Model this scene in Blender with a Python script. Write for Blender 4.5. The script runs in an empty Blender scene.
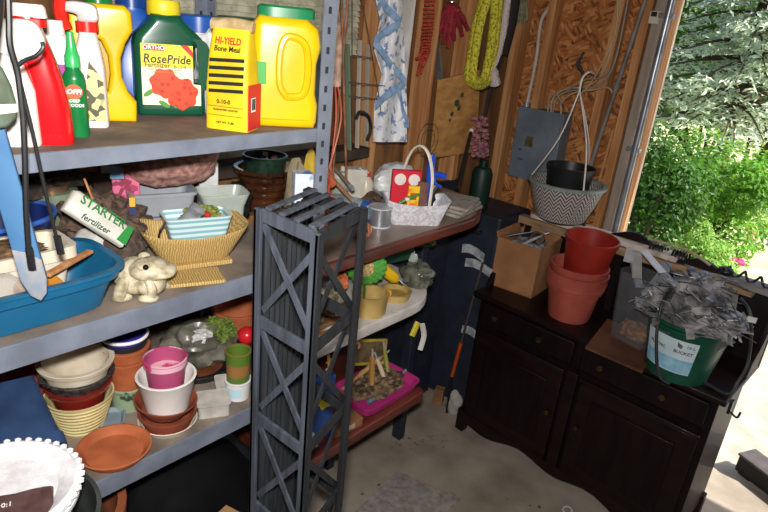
import bpy, bmesh, math, random
from math import sin, cos, pi, radians, sqrt, atan2
from mathutils import Vector, Matrix, Euler, noise
rnd = random.Random(7)
SC = bpy.context.scene
COL = SC.collection
V = Vector
# ------------------------------------------------------------------ camera
H = 1.9
YAW, PIT, ROL, F = radians(39.4), radians(21.4), radians(-5.82), 610.0
_f = V((-sin(YAW)*cos(PIT), cos(YAW)*cos(PIT), -sin(PIT)))
_r = V((cos(YAW), sin(YAW), 0)); _d = _f.cross(_r)
CR = _r*cos(ROL)+_d*sin(ROL); CD = -_r*sin(ROL)+_d*cos(ROL); CF = _f
EYE = V((0, 0, H))
cam = bpy.data.cameras.new('camera'); cam.lens = F*36/768; cam.sensor_width = 36; cam.clip_start = .02
co = bpy.data.objects.new('camera', cam); COL.objects.link(co); SC.camera = co
m = Matrix((CR, -CD, -CF)).transposed().to_4x4(); m.translation = EYE; co.matrix_world = m

# measuring helpers: where the sight line of a photo point meets a real plane of the room
def ray(x, y): return CR*((x-384)/F)+CD*((y-256)/F)+CF
def Pa(x, y, ax, v):
    q = ray(x, y); return EYE+q*((v-EYE[ax])/q[ax])
def Px(x, y, v): return Pa(x, y, 0, v)
def Py(x, y, v): return Pa(x, y, 1, v)
def Pz(x, y, v): return Pa(x, y, 2, v)
def scl(p): return (V(p)-EYE).dot(CF)/F
def zfor(p, yp):
    q = V((p[0], p[1], 0))-EYE; k = (yp-256)/F
    return (k*q.dot(CF)-q.dot(CD))/(CD.z-k*CF.z)
def ycol(xp, X, z):            # y on the line (X, ., z) whose image column is xp
    q = V((X, 0, z))-EYE; k = (xp-384)/F
    return (k*q.dot(CF)-q.dot(CR))/(CR.y-k*CF.y)
def stand(bx, by, z, yt, wpx, k=.5):   # base centre, height, width of a thing whose front foot is seen at (bx,by)
    B = Pz(bx, by, z); w = wpx*scl(B); h = zfor(B, yt)-z
    d = V((B.x, B.y, 0)).normalized()
    c = B+d*w*k
    return c, h, w
def facecam(p): return atan2(p[1], p[0])-pi/2

# ------------------------------------------------------------------ materials
def lin(c):
    if isinstance(c, str):
        c = [int(c[i:i+2], 16)/255 for i in (0, 2, 4)]
    return [((v+.055)/1.055)**2.4 if v > .04045 else v/12.92 for v in c]+[1]
MATS = {}
def mat(name, c1, c2=None, rough=.5, metal=0, scale=20, bump=0, kind='noise', trans=0, alpha=1, detail=4, lo=.35, hi=.65, sv=None, spec=.4, coat=0, sss=0):
    if name in MATS: return MATS[name]
    M = bpy.data.materials.new(name); M.use_nodes = True
    n = M.node_tree; N = n.nodes; L = n.links
    b = N['Principled BSDF']
    b.inputs['Roughness'].default_value = rough; b.inputs['Metallic'].default_value = metal
    b.inputs['Specular IOR Level'].default_value = spec
    b.inputs['Coat Weight'].default_value = coat
    if trans: b.inputs['Transmission Weight'].default_value = trans
    if alpha < 1: b.inputs['Alpha'].default_value = alpha
    if c2 is None:
        a = lin(c1); c2 = [v*.82 for v in a[:3]]+[1]
    else: c2 = lin(c2)
    tc = N.new('ShaderNodeTexCoord'); mp = N.new('ShaderNodeMapping')
    L.new(tc.outputs['Object'], mp.inputs['Vector'])
    if sv: mp.inputs['Scale'].default_value = sv
    if kind == 'wave':
        t = N.new('ShaderNodeTexWave'); t.inputs['Scale'].default_value = scale; t.inputs['Distortion'].default_value = 6
        t.inputs['Detail'].default_value = detail; t.inputs['Detail Scale'].default_value = 1.5; out = t.outputs['Fac']
    elif kind == 'bands':
        t = N.new('ShaderNodeTexWave'); t.inputs['Scale'].default_value = scale; t.bands_direction = 'Z'; out = t.outputs['Fac']
    elif kind == 'voronoi':
        t = N.new('ShaderNodeTexVoronoi'); t.inputs['Scale'].default_value = scale; out = t.outputs['Distance']
    elif kind == 'cells':
        t = N.new('ShaderNodeTexVoronoi'); t.inputs['Scale'].default_value = scale
        sp = N.new('ShaderNodeSeparateColor'); L.new(t.outputs['Color'], sp.inputs[0]); out = sp.outputs[0]
    elif kind == 'checker':
        t = N.new('ShaderNodeTexChecker'); t.inputs['Scale'].default_value = scale; out = t.outputs['Fac']
    else:
        t = N.new('ShaderNodeTexNoise'); t.inputs['Scale'].default_value = scale; t.inputs['Detail'].default_value = detail; out = t.outputs['Fac']
    L.new(mp.outputs['Vector'], t.inputs['Vector'])
    r = N.new('ShaderNodeValToRGB'); e = r.color_ramp.elements
    e[0].position = lo; e[1].position = hi; e[0].color = c2; e[1].color = lin(c1)
    L.new(out, r.inputs['Fac']); L.new(r.outputs['Color'], b.inputs['Base Color'])
    if bump:
        bp = N.new('ShaderNodeBump'); bp.inputs['Strength'].default_value = bump; bp.inputs['Distance'].default_value = .004
        L.new(out, bp.inputs['Height']); L.new(bp.outputs['Normal'], b.inputs['Normal'])
    MATS[name] = M
    return M
def plas(c, rough=.32, **k): return mat('plastic_'+c, c, rough=rough, scale=9, **k)
def matte(c, rough=.75, **k): return mat('matte_'+c, c, rough=rough, scale=30, **k)
def ink(c): return mat('print_'+c, c, c, rough=.55)
def cloth(c, c2=None): return mat('fabric_'+c, c, c2, rough=.95, scale=60, bump=.3, spec=.1)

# ------------------------------------------------------------------ mesh helpers
def BM(): return bmesh.new()
def box(b, c, s, R=None):
    vs = []
    for i in range(8):
        p = V(((i & 1)-.5, ((i >> 1) & 1)-.5, ((i >> 2) & 1)-.5)); p = V((p.x*s[0], p.y*s[1], p.z*s[2]))
        if R is not None: p = R @ p
        vs.append(b.verts.new(V(c)+p))
    for f in ((0, 2, 3, 1), (4, 5, 7, 6), (0, 1, 5, 4), (2, 6, 7, 3), (0, 4, 6, 2), (1, 3, 7, 5)):
        b.faces.new([vs[i] for i in f])
    return b
def bar(b, p, q, w, t, up=(0, 0, 1)):
    p, q = V(p), V(q); d = (q-p); n = d.normalized(); u = V(up)
    if abs(n.dot(u)) > .98: u = V((0, 1, 0))
    s = n.cross(u).normalized(); u = s.cross(n)
    R = Matrix((s, n, u)).transposed()
    return box(b, (p+q)/2, (w, d.length, t), R)
def lathe(b, prof, segs=32, c=(0, 0, 0), sx=1, sy=1, wob=None, M=None):
    c = V(c); rings = []
    for k, (r, z) in enumerate(prof):
        if r <= 1e-6:
            p = V((0, 0, z)); p = (M @ p if M else p)+c
            rings.append([b.verts.new(p)])
        else:
            R = []
            for i in range(segs):
                a = 2*pi*i/segs; rr = r*(1+(wob(a, z, k) if wob else 0))
                p = V((rr*cos(a)*sx, rr*sin(a)*sy, z)); p = (M @ p if M else p)+c
                R.append(b.verts.new(p))
            rings.append(R)
    for A, B in zip(rings, rings[1:]):
        n = max(len(A), len(B))
        if len(A) == 1 and len(B) == 1: continue
        for i in range(n):
            j = (i+1) % n
            if len(A) == 1: b.faces.new((A[0], B[i], B[j]))
            elif len(B) == 1: b.faces.new((A[j], A[i], B[0]))
            else: b.faces.new((A[i], A[j], B[j], B[i]))
    return b
def sup(a, w, d, n):
    c, s = cos(a), sin(a)
    return V((abs(c)**(2/n)*(1 if c >= 0 else -1)*w/2, abs(s)**(2/n)*(1 if s >= 0 else -1)*d/2, 0))
def loft(b, secs, segs=36, cap0=True, cap1=True):
    """secs: (z, w, d, n, cx, cy) rounded-rectangle sections"""
    rings = []
    for s in secs:
        z, w, d = s[:3]; n = s[3] if len(s) > 3 else 4; cx = s[4] if len(s) > 4 else 0; cy = s[5] if len(s) > 5 else 0
        rings.append([b.verts.new(V((cx, cy, z))+sup(2*pi*i/segs, w, d, n)) for i in range(segs)])
    for A, B in zip(rings, rings[1:]):
        for i in range(segs):
            j = (i+1) % segs; b.faces.new((A[i], A[j], B[j], B[i]))
    if cap0: b.faces.new(list(reversed(rings[0])))
    if cap1: b.faces.new(rings[-1])
    return b
def smoothpts(pts, n=6):
    pts = [V(p) for p in pts]
    if len(pts) < 3: return pts
    out = []
    for i in range(len(pts)-1):
        p0 = pts[max(i-1, 0)]; p1 = pts[i]; p2 = pts[i+1]; p3 = pts[min(i+2, len(pts)-1)]
        for k in range(n):
            t = k/n
            out.append(.5*((2*p1)+(p2-p0)*t+(2*p0-5*p1+4*p2-p3)*t*t+(3*p1-p0-3*p2+p3)*t**3))
    out.append(pts[-1]); return out
def tube(b, pts, r, segs=8, sm=0, closed=False, flat=1):
    if sm: pts = smoothpts(list(pts)+([pts[0]] if closed else []), sm)
    pts = [V(p) for p in pts]
    if closed and (pts[0]-pts[-1]).length < 1e-6: pts.pop()
    n = len(pts); rings = []; u = None
    for i, p in enumerate(pts):
        if closed: t = pts[(i+1) % n]-pts[i-1]
        else: t = pts[min(i+1, n-1)]-pts[max(i-1, 0)]
        if t.length < 1e-9: t = V((0, 0, 1))
        t.normalize()
        if u is None: u = t.orthogonal().normalized()
        u = (u-t*u.dot(t))
        u = u.normalized() if u.length > 1e-6 else t.orthogonal().normalized()
        w = t.cross(u); rr = r[i*len(r)//n] if isinstance(r, (list, tuple)) else r
        rings.append([b.verts.new(p+(u*cos(2*pi*k/segs)+w*sin(2*pi*k/segs)*flat)*rr) for k in range(segs)])
    prs = list(zip(rings, rings[1:]))+([(rings[-1], rings[0])] if closed else [])
    for A, B in prs:
        for k in range(segs):
            j = (k+1) % segs; b.faces.new((A[k], A[j], B[j], B[k]))
    if not closed:
        b.faces.new(list(reversed(rings[0]))); b.faces.new(rings[-1])
    return b
def blob(b, c, r, amp=.2, fr=2.0, seed=0, sub=3, flat0=None):
    t = bmesh.new(); bmesh.ops.create_icosphere(t, subdivisions=sub, radius=1)
    mp = {}
    for v in t.verts:
        p = v.co.copy(); k = 1+amp*noise.noise(p*fr+V((seed*7.3, seed*3.1, seed)))+amp*.4*noise.noise(p*fr*3+V((seed, 5, 1)))
        q = V((p.x*r[0]*k, p.y*r[1]*k, p.z*r[2]*k))
        if flat0 is not None and q.z < flat0: q.z = flat0
        mp[v] = b.verts.new(V(c)+q)
    for f in t.faces: b.faces.new([mp[v] for v in f.verts])
    t.free(); return b
def sheet(b, fn, nu, nv, th=0):
    g = [[b.verts.new(fn(i/nu, j/nv)) for j in range(nv+1)] for i in range(nu+1)]
    fs = []
    for i in range(nu):
        for j in range(nv): fs.append(b.faces.new((g[i][j], g[i+1][j], g[i+1][j+1], g[i][j+1])))
    if th:
        b.normal_update(); bmesh.ops.solidify(b, geom=fs, thickness=th)
    return b
def mesh_from_curve(cu):
    o = bpy.data.objects.new('tmp', cu); COL.objects.link(o)
    dg = bpy.context.evaluated_depsgraph_get(); dg.update()
    me = bpy.data.meshes.new_from_object(o.evaluated_get(dg))
    bpy.data.objects.remove(o); bpy.data.curves.remove(cu)
    return me
UP = Matrix.Rotation(pi/2, 4, 'X')      # drawing plane xy -> upright, facing local -y
def outline(b, loops, depth, bev=0, M=None, c=(0, 0, 0), smooth=False, br=2):
    """solid cut from drawn loops (holes allowed), thickness depth, edges rounded by bev"""
    cu = bpy.data.curves.new('o', 'CURVE'); cu.dimensions = '2D'; cu.fill_mode = 'BOTH'
    cu.extrude = max(depth/2-bev, 1e-5); cu.bevel_depth = bev; cu.bevel_resolution = br; cu.offset = -bev
    for lp in loops:
        if smooth:
            lp = [(p.x, p.y) for p in smoothpts([V((x, y, 0)) for x, y in list(lp)+[lp[0]]], 5)[:-1]]
        s = cu.splines.new('POLY'); s.points.add(len(lp)-1); s.use_cyclic_u = True
        for p, q in zip(s.points, lp): p.co = (q[0], q[1], 0, 1)
    me = mesh_from_curve(cu); me.transform(Matrix.Translation(V(c)) @ (UP if M is None else M))
    b.from_mesh(me); bpy.data.meshes.remove(me)
    bmesh.ops.remove_doubles(b, verts=b.verts, dist=1e-5)
    return b
def txt(b, body, size, c=(0, 0, 0), M=None, sx=1, align='CENTER', shear=0, th=.0004, bend=None):
    cu = bpy.data.curves.new('t', 'FONT'); cu.body = body; cu.size = size; cu.align_x = align; cu.align_y = 'CENTER'
    cu.shear = shear; cu.extrude = th; cu.offset = size*.018; cu.resolution_u = 2
    me = mesh_from_curve(cu); me.transform(Matrix.Scale(sx, 4, (1, 0, 0)))
    if bend:
        for v in me.vertices: v.co = bend(v.co)
    else: me.transform(Matrix.Translation(V(c)) @ (UP if M is None else M))
    b.from_mesh(me); bpy.data.meshes.remove(me); return b
def O(name, b, mt, parent=None, smooth=True, bev=0, loc=None, rz=0, ang=38, seg=2):
    if not b.faces: print('EMPTY', name)
    bmesh.ops.recalc_face_normals(b, faces=b.faces)
    me = bpy.data.meshes.new(name); b.to_mesh(me); b.free()
    o = bpy.data.objects.new(name, me); COL.objects.link(o)
    me.materials.append(mt)
    if smooth:
        me.polygons.foreach_set('use_smooth', [True]*len(me.polygons)); me.set_sharp_from_angle(angle=radians(ang))
    if bev:
        md = o.modifiers.new('bevel', 'BEVEL'); md.width = bev; md.segments = seg; md.limit_method = 'ANGLE'
    if parent: o.parent = parent
    if loc is not None: o.location = loc
    if rz: o.rotation_euler.z = rz
    return o
def T(name, label, cat, loc, rz=0, group=None, rx=0, ry=0):
    o = bpy.data.objects.new(name, None); COL.objects.link(o); o.empty_display_size = .05
    o.location = loc; o.rotation_euler = (rx, ry, rz); o['label'] = label; o['category'] = cat
    if group: o['group'] = group
    return o
def tag(o, label, cat, group=None, kind=None):
    o['label'] = label; o['category'] = cat
    if group: o['group'] = group
    if kind: o['kind'] = kind
    return o
def struct(name, b, mt, parent=None, **k):
    o = O(name, b, mt, parent, smooth=k.pop('smooth', False), **k)
    if parent is None: o['kind'] = 'structure'
    return o
def dup(src, loc, rz=None, label=None):
    def cp(o, par):
        c = o.copy(); COL.objects.link(c)
        if par: c.parent = par
        for ch in list(o.children): cp(ch, c)
        return c
    r = cp(src, None); r.location = loc
    if rz is not None: r.rotation_euler.z = rz
    if label: r['label'] = label
    return r
def potprof(rb, rt, h, rim=.0, rimh=0, t=.004, foot=0):
    p = [(0, 0), (rb, 0)]
    if rim:
        rs = rb+(rt-rb)*(h-rimh)/h
        p += [(rs, h-rimh), (rs+rim, h-rimh+.001), (rt+rim, h-.001), (rt+rim-.001, h)]
    else: p += [(rt, h-.001), (rt-.0005, h)]
    p += [(rt-t, h), (rb-t, t*1.5), (0, t*1.5)]
    return p
def pot(b, rb, rt, h, rim=0, rimh=0, t=.004, segs=40, c=(0, 0, 0), M=None, wob=None, sx=1, sy=1):
    return lathe(b, potprof(rb, rt, h, rim, rimh, t), segs, c, sx, sy, wob, M)
def rrect(w, h, r=.01, cx=0, cy=0, n=5):
    out = []
    for sx_, sy_, a0 in ((1, 1, 0), (-1, 1, 90), (-1, -1, 180), (1, -1, 270)):
        for k in range(n+1):
            a = radians(a0+90*k/n); out.append((cx+sx_*(w/2-r)+r*cos(a), cy+sy_*(h/2-r)+r*sin(a)))
    return out
def ell(rx, ry, cx=0, cy=0, n=28): return [(cx+rx*cos(2*pi*k/n), cy+ry*sin(2*pi*k/n)) for k in range(n)]
def arcpatch(b, r, a0, a1, z0, z1, slope=0, n=16):
    return sheet(b, lambda u, v: V(((r+slope*(z0+(z1-z0)*v))*sin(a0+(a1-a0)*u), -(r+slope*(z0+(z1-z0)*v))*cos(a0+(a1-a0)*u), z0+(z1-z0)*v)), n, 3)
def benton(r, zc, slope=0):
    def f(v):
        R = r+slope*(zc+v.y)+v.z; a = v.x/r
        return V((R*sin(a), -R*cos(a), zc+v.y))
    return f
exec_parts = []
# ================================================================== SETTING
WX, WY = -1.66, 2.88
concrete = mat('concrete', 'b3a798', '857a6d', rough=.9, scale=5, detail=10, bump=.25, lo=.3, hi=.72)
slabm = mat('driveway_concrete', 'b9b3a8', 'a59d90', rough=.9, scale=9, detail=9, bump=.2)
osb = mat('osb_board', 'b97a42', '6e3c1a', rough=.8, scale=26, bump=.2, kind='noise', detail=5, sv=(1.6, 1, .55), lo=.36, hi=.62)
oldwood = mat('old_sheathing', '8a6138', '5f3f24', rough=.85, scale=4, bump=.3, kind='noise', detail=9, sv=(5, 5, .6))
pine = mat('pine_stud', 'c39262', 'a06a3c', rough=.75, scale=3, bump=.15, detail=8, sv=(14, 14, .8), lo=.4, hi=.65)
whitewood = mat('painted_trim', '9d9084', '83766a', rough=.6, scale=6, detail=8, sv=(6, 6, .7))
dullwood = mat('grey_barnwood', '7b6c5c', '5b4f44', rough=.9, scale=5, detail=8, sv=(1, 8, 8))
def osb_nodes(M):
    N = M.node_tree.nodes; L = M.node_tree.links; b = N['Principled BSDF']; tc = N.new('ShaderNodeTexCoord')
    outs = []
    for rot, sc in ((.5, (26, 26, 95)), (-.9, (30, 30, 110))):
        mp = N.new('ShaderNodeMapping'); mp.inputs['Rotation'].default_value = (0, rot, 0); L.new(tc.outputs['Object'], mp.inputs['Vector'])
        m2 = N.new('ShaderNodeMapping'); m2.inputs['Scale'].default_value = sc; L.new(mp.outputs[0], m2.inputs['Vector'])
        v = N.new('ShaderNodeTexVoronoi'); v.inputs['Scale'].default_value = 1; L.new(m2.outputs[0], v.inputs['Vector'])
        s = N.new('ShaderNodeSeparateColor'); L.new(v.outputs['Color'], s.inputs[0]); outs.append(s.outputs[0])
    nz = N.new('ShaderNodeTexNoise'); nz.inputs['Scale'].default_value = 14; L.new(tc.outputs['Object'], nz.inputs['Vector'])
    gt = N.new('ShaderNodeMath'); gt.operation = 'GREATER_THAN'; gt.inputs[1].default_value = .5; L.new(nz.outputs[0], gt.inputs[0])
    mx = N.new('ShaderNodeMix'); L.new(gt.outputs[0], mx.inputs[0]); L.new(outs[0], mx.inputs[2]); L.new(outs[1], mx.inputs[3])
    r = N.new('ShaderNodeValToRGB'); e = r.color_ramp.elements; e[0].color = lin('6b3c1c'); e[1].color = lin('bd8550'); e[0].position = .05; e[1].position = .95
    k = e.new(.3); k.color = lin('955a2e'); k = e.new(.7); k.color = lin('a86c3a')
    L.new(mx.outputs[0], r.inputs['Fac']); L.new(r.outputs['Color'], b.inputs['Base Color'])
osb_nodes(osb)
struct('floor', box(BM(), (.27, .83, -.03), (3.94, 4.3, .06)), concrete)
struct('driveway', box(BM(), (4.2, 4.6, -.05), (12.0, 3.3, .06)), slabm)
struct('lawn', box(BM(), (1.0, 12.2, -.055), (16.0, 12.0, .06)), mat('sunlit_lawn', 'd2ccaa', 'b4b585', rough=.95, scale=3, detail=9, bump=.3))
struct('ceiling', box(BM(), (.27, .9, 2.73), (3.94, 4.2, .05)), dullwood)
# left wall with a window hole
b = BM()
wy0, wy1, wz0, wz1 = .75, 1.62, 1.42, 2.25
for (y0, y1, z0, z1) in ((-1.32, wy0, 0, 2.7), (wy1, WY+.02, 0, 2.7), (wy0, wy1, 0, wz0), (wy0, wy1, wz1, 2.7)):
    box(b, (WX-.01, (y0+y1)/2, (z0+z1)/2), (.02, y1-y0, z1-z0))
wl = struct('wall_left', b, oldwood)
for xp, w in ((427, .045), (464, .04), (376, .035)):
    yy = Px(xp, 100, WX+.08).y
    struct('stud', box(BM(), (WX+.042, yy, 1.35), (.084, w, 2.69)), pine, wl, bev=.002)
# back wall with the wide doorway
JX = -.985
wb = struct('wall_back', box(BM(), ((WX-.02+JX)/2, WY+.01, 1.35), (JX-WX+.02, .02, 2.7)), osb)
for xp, yp, w in ((512, 60, .05), (546, 40, .038), (612, 40, .038), (640, 40, .038), (657, 60, .038)):
    xx = Py(xp, yp, WY-.085).x
    struct('stud', box(BM(), (xx, WY-.043, 1.35), (w, .084, 2.69)), pine, wb, bev=.002)
b = BM()
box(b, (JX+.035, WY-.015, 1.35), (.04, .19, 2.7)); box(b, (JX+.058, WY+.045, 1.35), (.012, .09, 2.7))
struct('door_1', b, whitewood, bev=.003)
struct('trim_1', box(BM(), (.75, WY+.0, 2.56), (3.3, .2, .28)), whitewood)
struct('wall_right', box(BM(), (2.25, .83, 1.35), (.02, 4.3, 2.7)), osb)
struct('wall_front', box(BM(), (.27, -1.31, 1.35), (3.94, .02, 2.7)), osb)
# window: frame, panes, sill, blind
wf = mat('window_frame_paint', 'b9b3a2', '8f8a7c', rough=.6, scale=8)
b = BM()
for yy in (wy0+.02, (wy0+wy1)/2, wy1-.02): box(b, (WX-.02, yy, (wz0+wz1)/2), (.05, .04, wz1-wz0))
for zz in (wz0+.02, 1.83, wz1-.02): box(b, (WX-.02, (wy0+wy1)/2, zz), (.046, wy1-wy0, .04))
wn = struct('window_1', b, wf)
glass = mat('window_glass', 'dfe6e2', 'cfd8d2', rough=.05, trans=1, alpha=1)
struct('pane', box(BM(), (WX-.02, (wy0+wy1)/2, (wz0+wz1)/2), (.004, wy1-wy0-.06, wz1-wz0-.06)), glass, wn)
struct('sill', box(BM(), (WX+.03, (wy0+wy1)/2+.04, wz0-.02), (.12, wy1-wy0+.2, .04)), mat('dark_sill', '4a3c30', '2f261f', rough=.8, scale=9), wn, bev=.003)
b = BM()
for k in range(26):
    z = 2.24-k*.019
    box(b, (WX+.035, (wy0+wy1)/2+.06, z), (.022, wy1-wy0+.04, .0015), Matrix.Rotation(radians(62), 3, 'Y'))
bl = O('blind_slats', b, mat('bamboo_blind', 'c9c6ae', '9c9a84', rough=.7, scale=30), None, smooth=False)
root = T('window_blind', 'old beige slatted blind half lowered over the window behind the jugs', 'blind', (0, 0, 0)); bl.parent = root
for yy in (1.02, 1.3, 1.5): O('cord', tube(BM(), [(WX+.05, yy, 2.24), (WX+.05, yy, 1.74)], .0012), matte('b5b09c'), root)

# ---------------- outside: shrubs, spruce, grass, flowers
def leafmesh(name, cents, mt, parent, size, seed, fold=.35, asp=.55, down=0, jit=.5):
    R = random.Random(seed); vs = []; fs = []
    for (p, nrm) in cents:
        s = size*R.uniform(.6, 1.25)
        n = (V(nrm)+V((R.gauss(0, jit), R.gauss(0, jit), R.gauss(0, jit)))).normalized()
        t = V((R.gauss(0, 1), R.gauss(0, 1), R.gauss(0, 1)-down)); t = (t-n*t.dot(n))
        if t.length < 1e-4: continue
        t.normalize(); u = n.cross(t); i = len(vs)
        vs += [p-t*s*.5, p+u*s*asp*.5+n*s*fold*.2, p+t*s*.5-n*s*.1, p-u*s*asp*.5+n*s*fold*.2]
        fs.append((i, i+1, i+2)); fs.append((i, i+2, i+3))
    me = bpy.data.meshes.new(name); me.from_pydata(vs, [], fs); me.materials.append(mt)
    o = bpy.data.objects.new(name, me); COL.objects.link(o); o.parent = parent
    return o
def leafmat(name, a, b_, c):
    M = mat(name, a, b_, rough=.45, scale=2.2, detail=6, lo=.38, hi=.62)
    p = M.node_tree.nodes['Principled BSDF']
    tr = M.node_tree.nodes.new('ShaderNodeBsdfTranslucent'); tr.inputs['Color'].default_value = lin(c)
    mx = M.node_tree.nodes.new('ShaderNodeMixShader'); mx.inputs[0].default_value = .35
    out = M.node_tree.nodes['Material Output']; L = M.node_tree.links
    L.new(p.outputs[0], mx.inputs[1]); L.new(tr.outputs[0], mx.inputs[2]); L.new(mx.outputs[0], out.inputs['Surface'])
    return M
barkm = mat('bark', '5a4a3a', '3a2e24', rough=.95, scale=12, bump=.5)
def shrub(label, x, y, rx, ry, h, n, size, mt, seed, cat='shrub', name='leafy_shrub', group=None):
    root = T(name, label, cat, (x, y, -.02), 0, group); R = random.Random(seed); c = []
    lobes = [(V((R.uniform(-.55, .55)*rx, R.uniform(-.5, .5)*ry, h*R.uniform(.25, .8))), R.uniform(.35, .6)) for _ in range(9)]
    for k in range(n):
        lc, lr = lobes[k % 9]
        d = V((R.gauss(0, 1), R.gauss(0, 1), R.gauss(0, 1))).normalized()
        q = lc+V((d.x*rx*lr, d.y*ry*lr, d.z*h*.5*lr*1.1))*R.uniform(.75, 1.05)
        if q.z < .03: q.z = R.uniform(.03, .2)
        c.append((q, d+V((0, 0, .7))))
    leafmesh('foliage', c, mt, root, size, seed)
    b = BM()
    for k in range(7):
        lc, lr = lobes[k]; tube(b, [(R.uniform(-.1, .1), R.uniform(-.1, .1), 0), lc*.5+V((0, 0, .02)), lc], [.03, .02, .01], 6, 3)
    O('stems', b, barkm, root)
    return root
lg1 = leafmat('leaf_bright', '6fa83a', '3f7424', '9fd040')
lg2 = leafmat('leaf_dark', '3f6f28', '274a1a', '6da030')
lg3 = leafmat('leaf_pale', '9cc468', '6f9f48', 'c0e070')
lg4 = leafmat('leaf_spruce', 'dfe8d4', 'a9bba2', 'c8dcb8')
lg5 = leafmat('leaf_olive', '5a5c2c', '3c4420', '808030')
shrub('dense leafy green shrub just outside the doorway post', -1.5, 5.3, .55, .45, 1.3, 6500, .055, lg2, 3)
shrub('bright green bush in the middle below the spruce', -1.25, 6.4, .7, .5, 1.15, 6500, .06, lg1, 5)
shrub('low pale green bush beside the garden path', -.98, 5.5, .28, .3, .62, 2200, .045, lg3, 8)
shrub('tall dark shrub standing far behind the spruce', -2.6, 11.2, 2.2, .9, 3.6, 5200, .12, lg2, 12)
shrub('sunlit pale shrub far behind the path', -.5, 11.5, 1.2, .7, 1.25, 4200, .08, lg3, 14)
shrub('olive brown undergrowth high above the spruce', -1.6, 9.4, 1.5, .5, 4.6, 4200, .09, lg5, 15)
# spruce: flat sprays of blue green needles on drooping boughs
sp = T('blue_spruce', 'pale blue-green spruce with drooping boughs behind the bushes', 'tree', (-1.7, 8.0, -.02)); R = random.Random(4)
b = BM(); tube(b, [(0, .3, 0), (0, .3, 4.2)], .09, 8); cents = []
for k in range(80):
    z = 1.2+2.3*(k/80)+R.uniform(-.05, .05); a = R.uniform(-pi, 0) if k % 5 else R.uniform(0, pi); L_ = (4.6-z)*.42*R.uniform(.7, 1.1)
    p1 = V((0, .3, z)); p2 = V((cos(a)*L_, .3+sin(a)*L_*.8, z-.22*L_))
    tube(b, [p1, (p1+p2)/2+V((0, 0, .06)), p2], [.02, .012, .006], 5, 3)
    side = V((-sin(a), cos(a), 0))
    for t in range(90):
        u = R.uniform(.15, 1); q = p1.lerp(p2, u)+side*R.gauss(0, .15)*(1.2-u*.6)+V((0, 0, R.gauss(-.02, .035)))
        cents.append((q, V((0, -.3, 1))))
O('trunk', b, barkm, sp)
leafmesh('needle_sprays', cents, lg4, sp, .11, 9, asp=.35, jit=.4)
# grass bank
gl = []
R = random.Random(21)
for k in range(5000):
    x, y = R.uniform(-2.2, 2), R.uniform(8.0, 11); gl.append((V((x, y, R.uniform(-.03, .02))), V((R.gauss(0, 1), -1, .2))))
gb = leafmesh('grass', gl, lg3, None, .07, 22, down=-3)
tag(gb, 'sunlit grass along the far side of the driveway', 'grass', kind='stuff')
pinkm = matte('d6457f')
for i, (xp, yp) in enumerate(((744, 238), (737, 262), (752, 233))):
    p = Pz(xp, yp, .22)
    r = T('pink_flower', ('largest pink flower blooming beside the sunlit path', 'small pink flower lowest above the coiled cord', 'pink flower at the right edge of its little group')[i], 'flower', (p.x, p.y, -.02), 0, 'pink flowers outside')
    b = BM(); s = (.05, .04, .03)[i]
    for k in range(6):
        a = k*pi/3; blob(b, (cos(a)*s, sin(a)*s, .24+.01*(k % 2)), (s*.75, s*.75, s*.5), .1, 2, k, 2)
    O('petals', b, pinkm, r)
    O('stem', tube(BM(), [(0, 0, 0), (.01, 0, .12), (0, 0, .24)], .006, 6, 3), lg1, r)
# black block on the drive
p = Pz(752, 489, 0)
r = T('kerb_block', 'black rectangular block lying on the driveway at the right edge', 'block', (p.x+.06, p.y+.06, 0), radians(-27))
O('body', box(BM(), (0.1, 0, .05), (.5, .11, .085)), mat('black_rubber', '1c1a1b', '121112', rough=.7, scale=20), r, bev=.006)
O('cap', box(BM(), (0.1, 0, .098), (.51, .12, .012)), mat('grey_cap', '5c5656', '484242', rough=.8, scale=15), r, bev=.003)
O('foot', box(BM(), (-.1, 0, .004), (.06, .1, .008)), matte('151414'), r)
O('foot', box(BM(), (.3, 0, .004), (.06, .1, .008)), matte('151414'), r)

# ================================================================== STEEL RACK
XT, ZT, ZM, ZL = -1.0, 1.655, 1.345, .995
steel = mat('grey_painted_steel', '7e8796', '69707e', rough=.45, scale=14, detail=8, metal=.15)
shelfm = mat('dusty_shelf_top', '8a7c70', '625850', rough=.8, scale=11, detail=9, bump=.1)
rk = T('steel_shelving_rack', 'grey steel shelving rack with three loaded shelves along the left wall', 'shelving rack', (XT, 0, 0))
y0, y1, D = -.55, .965, .46
for z, lip in ((ZT, .03), (ZM, .045), (ZL, .045)):
    s = O('shelf', box(BM(), (-D/2, (y0+y1)/2, z-.004), (D, y1-y0, .008)), shelfm, rk, smooth=False)
    b = BM()
    box(b, (.003, (y0+y1)/2, z-lip/2), (.005, y1-y0, lip)); box(b, (-D, (y0+y1)/2, z-lip/2), (.004, y1-y0, lip))
    box(b, (-D/2, y1-.002, z-lip/2), (D, .004, lip)); box(b, (-.01, (y0+y1)/2, z-lip+.003), (.02, y1-y0, .004))
    O('lip', b, steel, s, bev=.001)
def post(x, y, zt, sx, sy):
    b = BM(); box(b, (x+sx*.017, y, zt/2), (.038, .003, zt)); box(b, (x, y+sy*.017, zt/2), (.003, .038, zt))
    o = O('post', b, steel, rk, smooth=False)
    h = BM()
    for k in range(int(zt/.04)):
        z = .06+k*.04; box(h, (x+.0, y+sy*.02, z), (.0045, .008, .014)); box(h, (x+sx*.02, y, z), (.008, .0045, .014))
    O('slot_row', h, matte('2a2c30'), o, smooth=False)
for x, y, sx, sy in ((.008, y1+.004, -1, -1), (-D-.006, y1+.004, 1, -1), (.008, y0, -1, 1), (-D-.006, y0, 1, 1)): post(x, y, 2.15, sx, sy)

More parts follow.
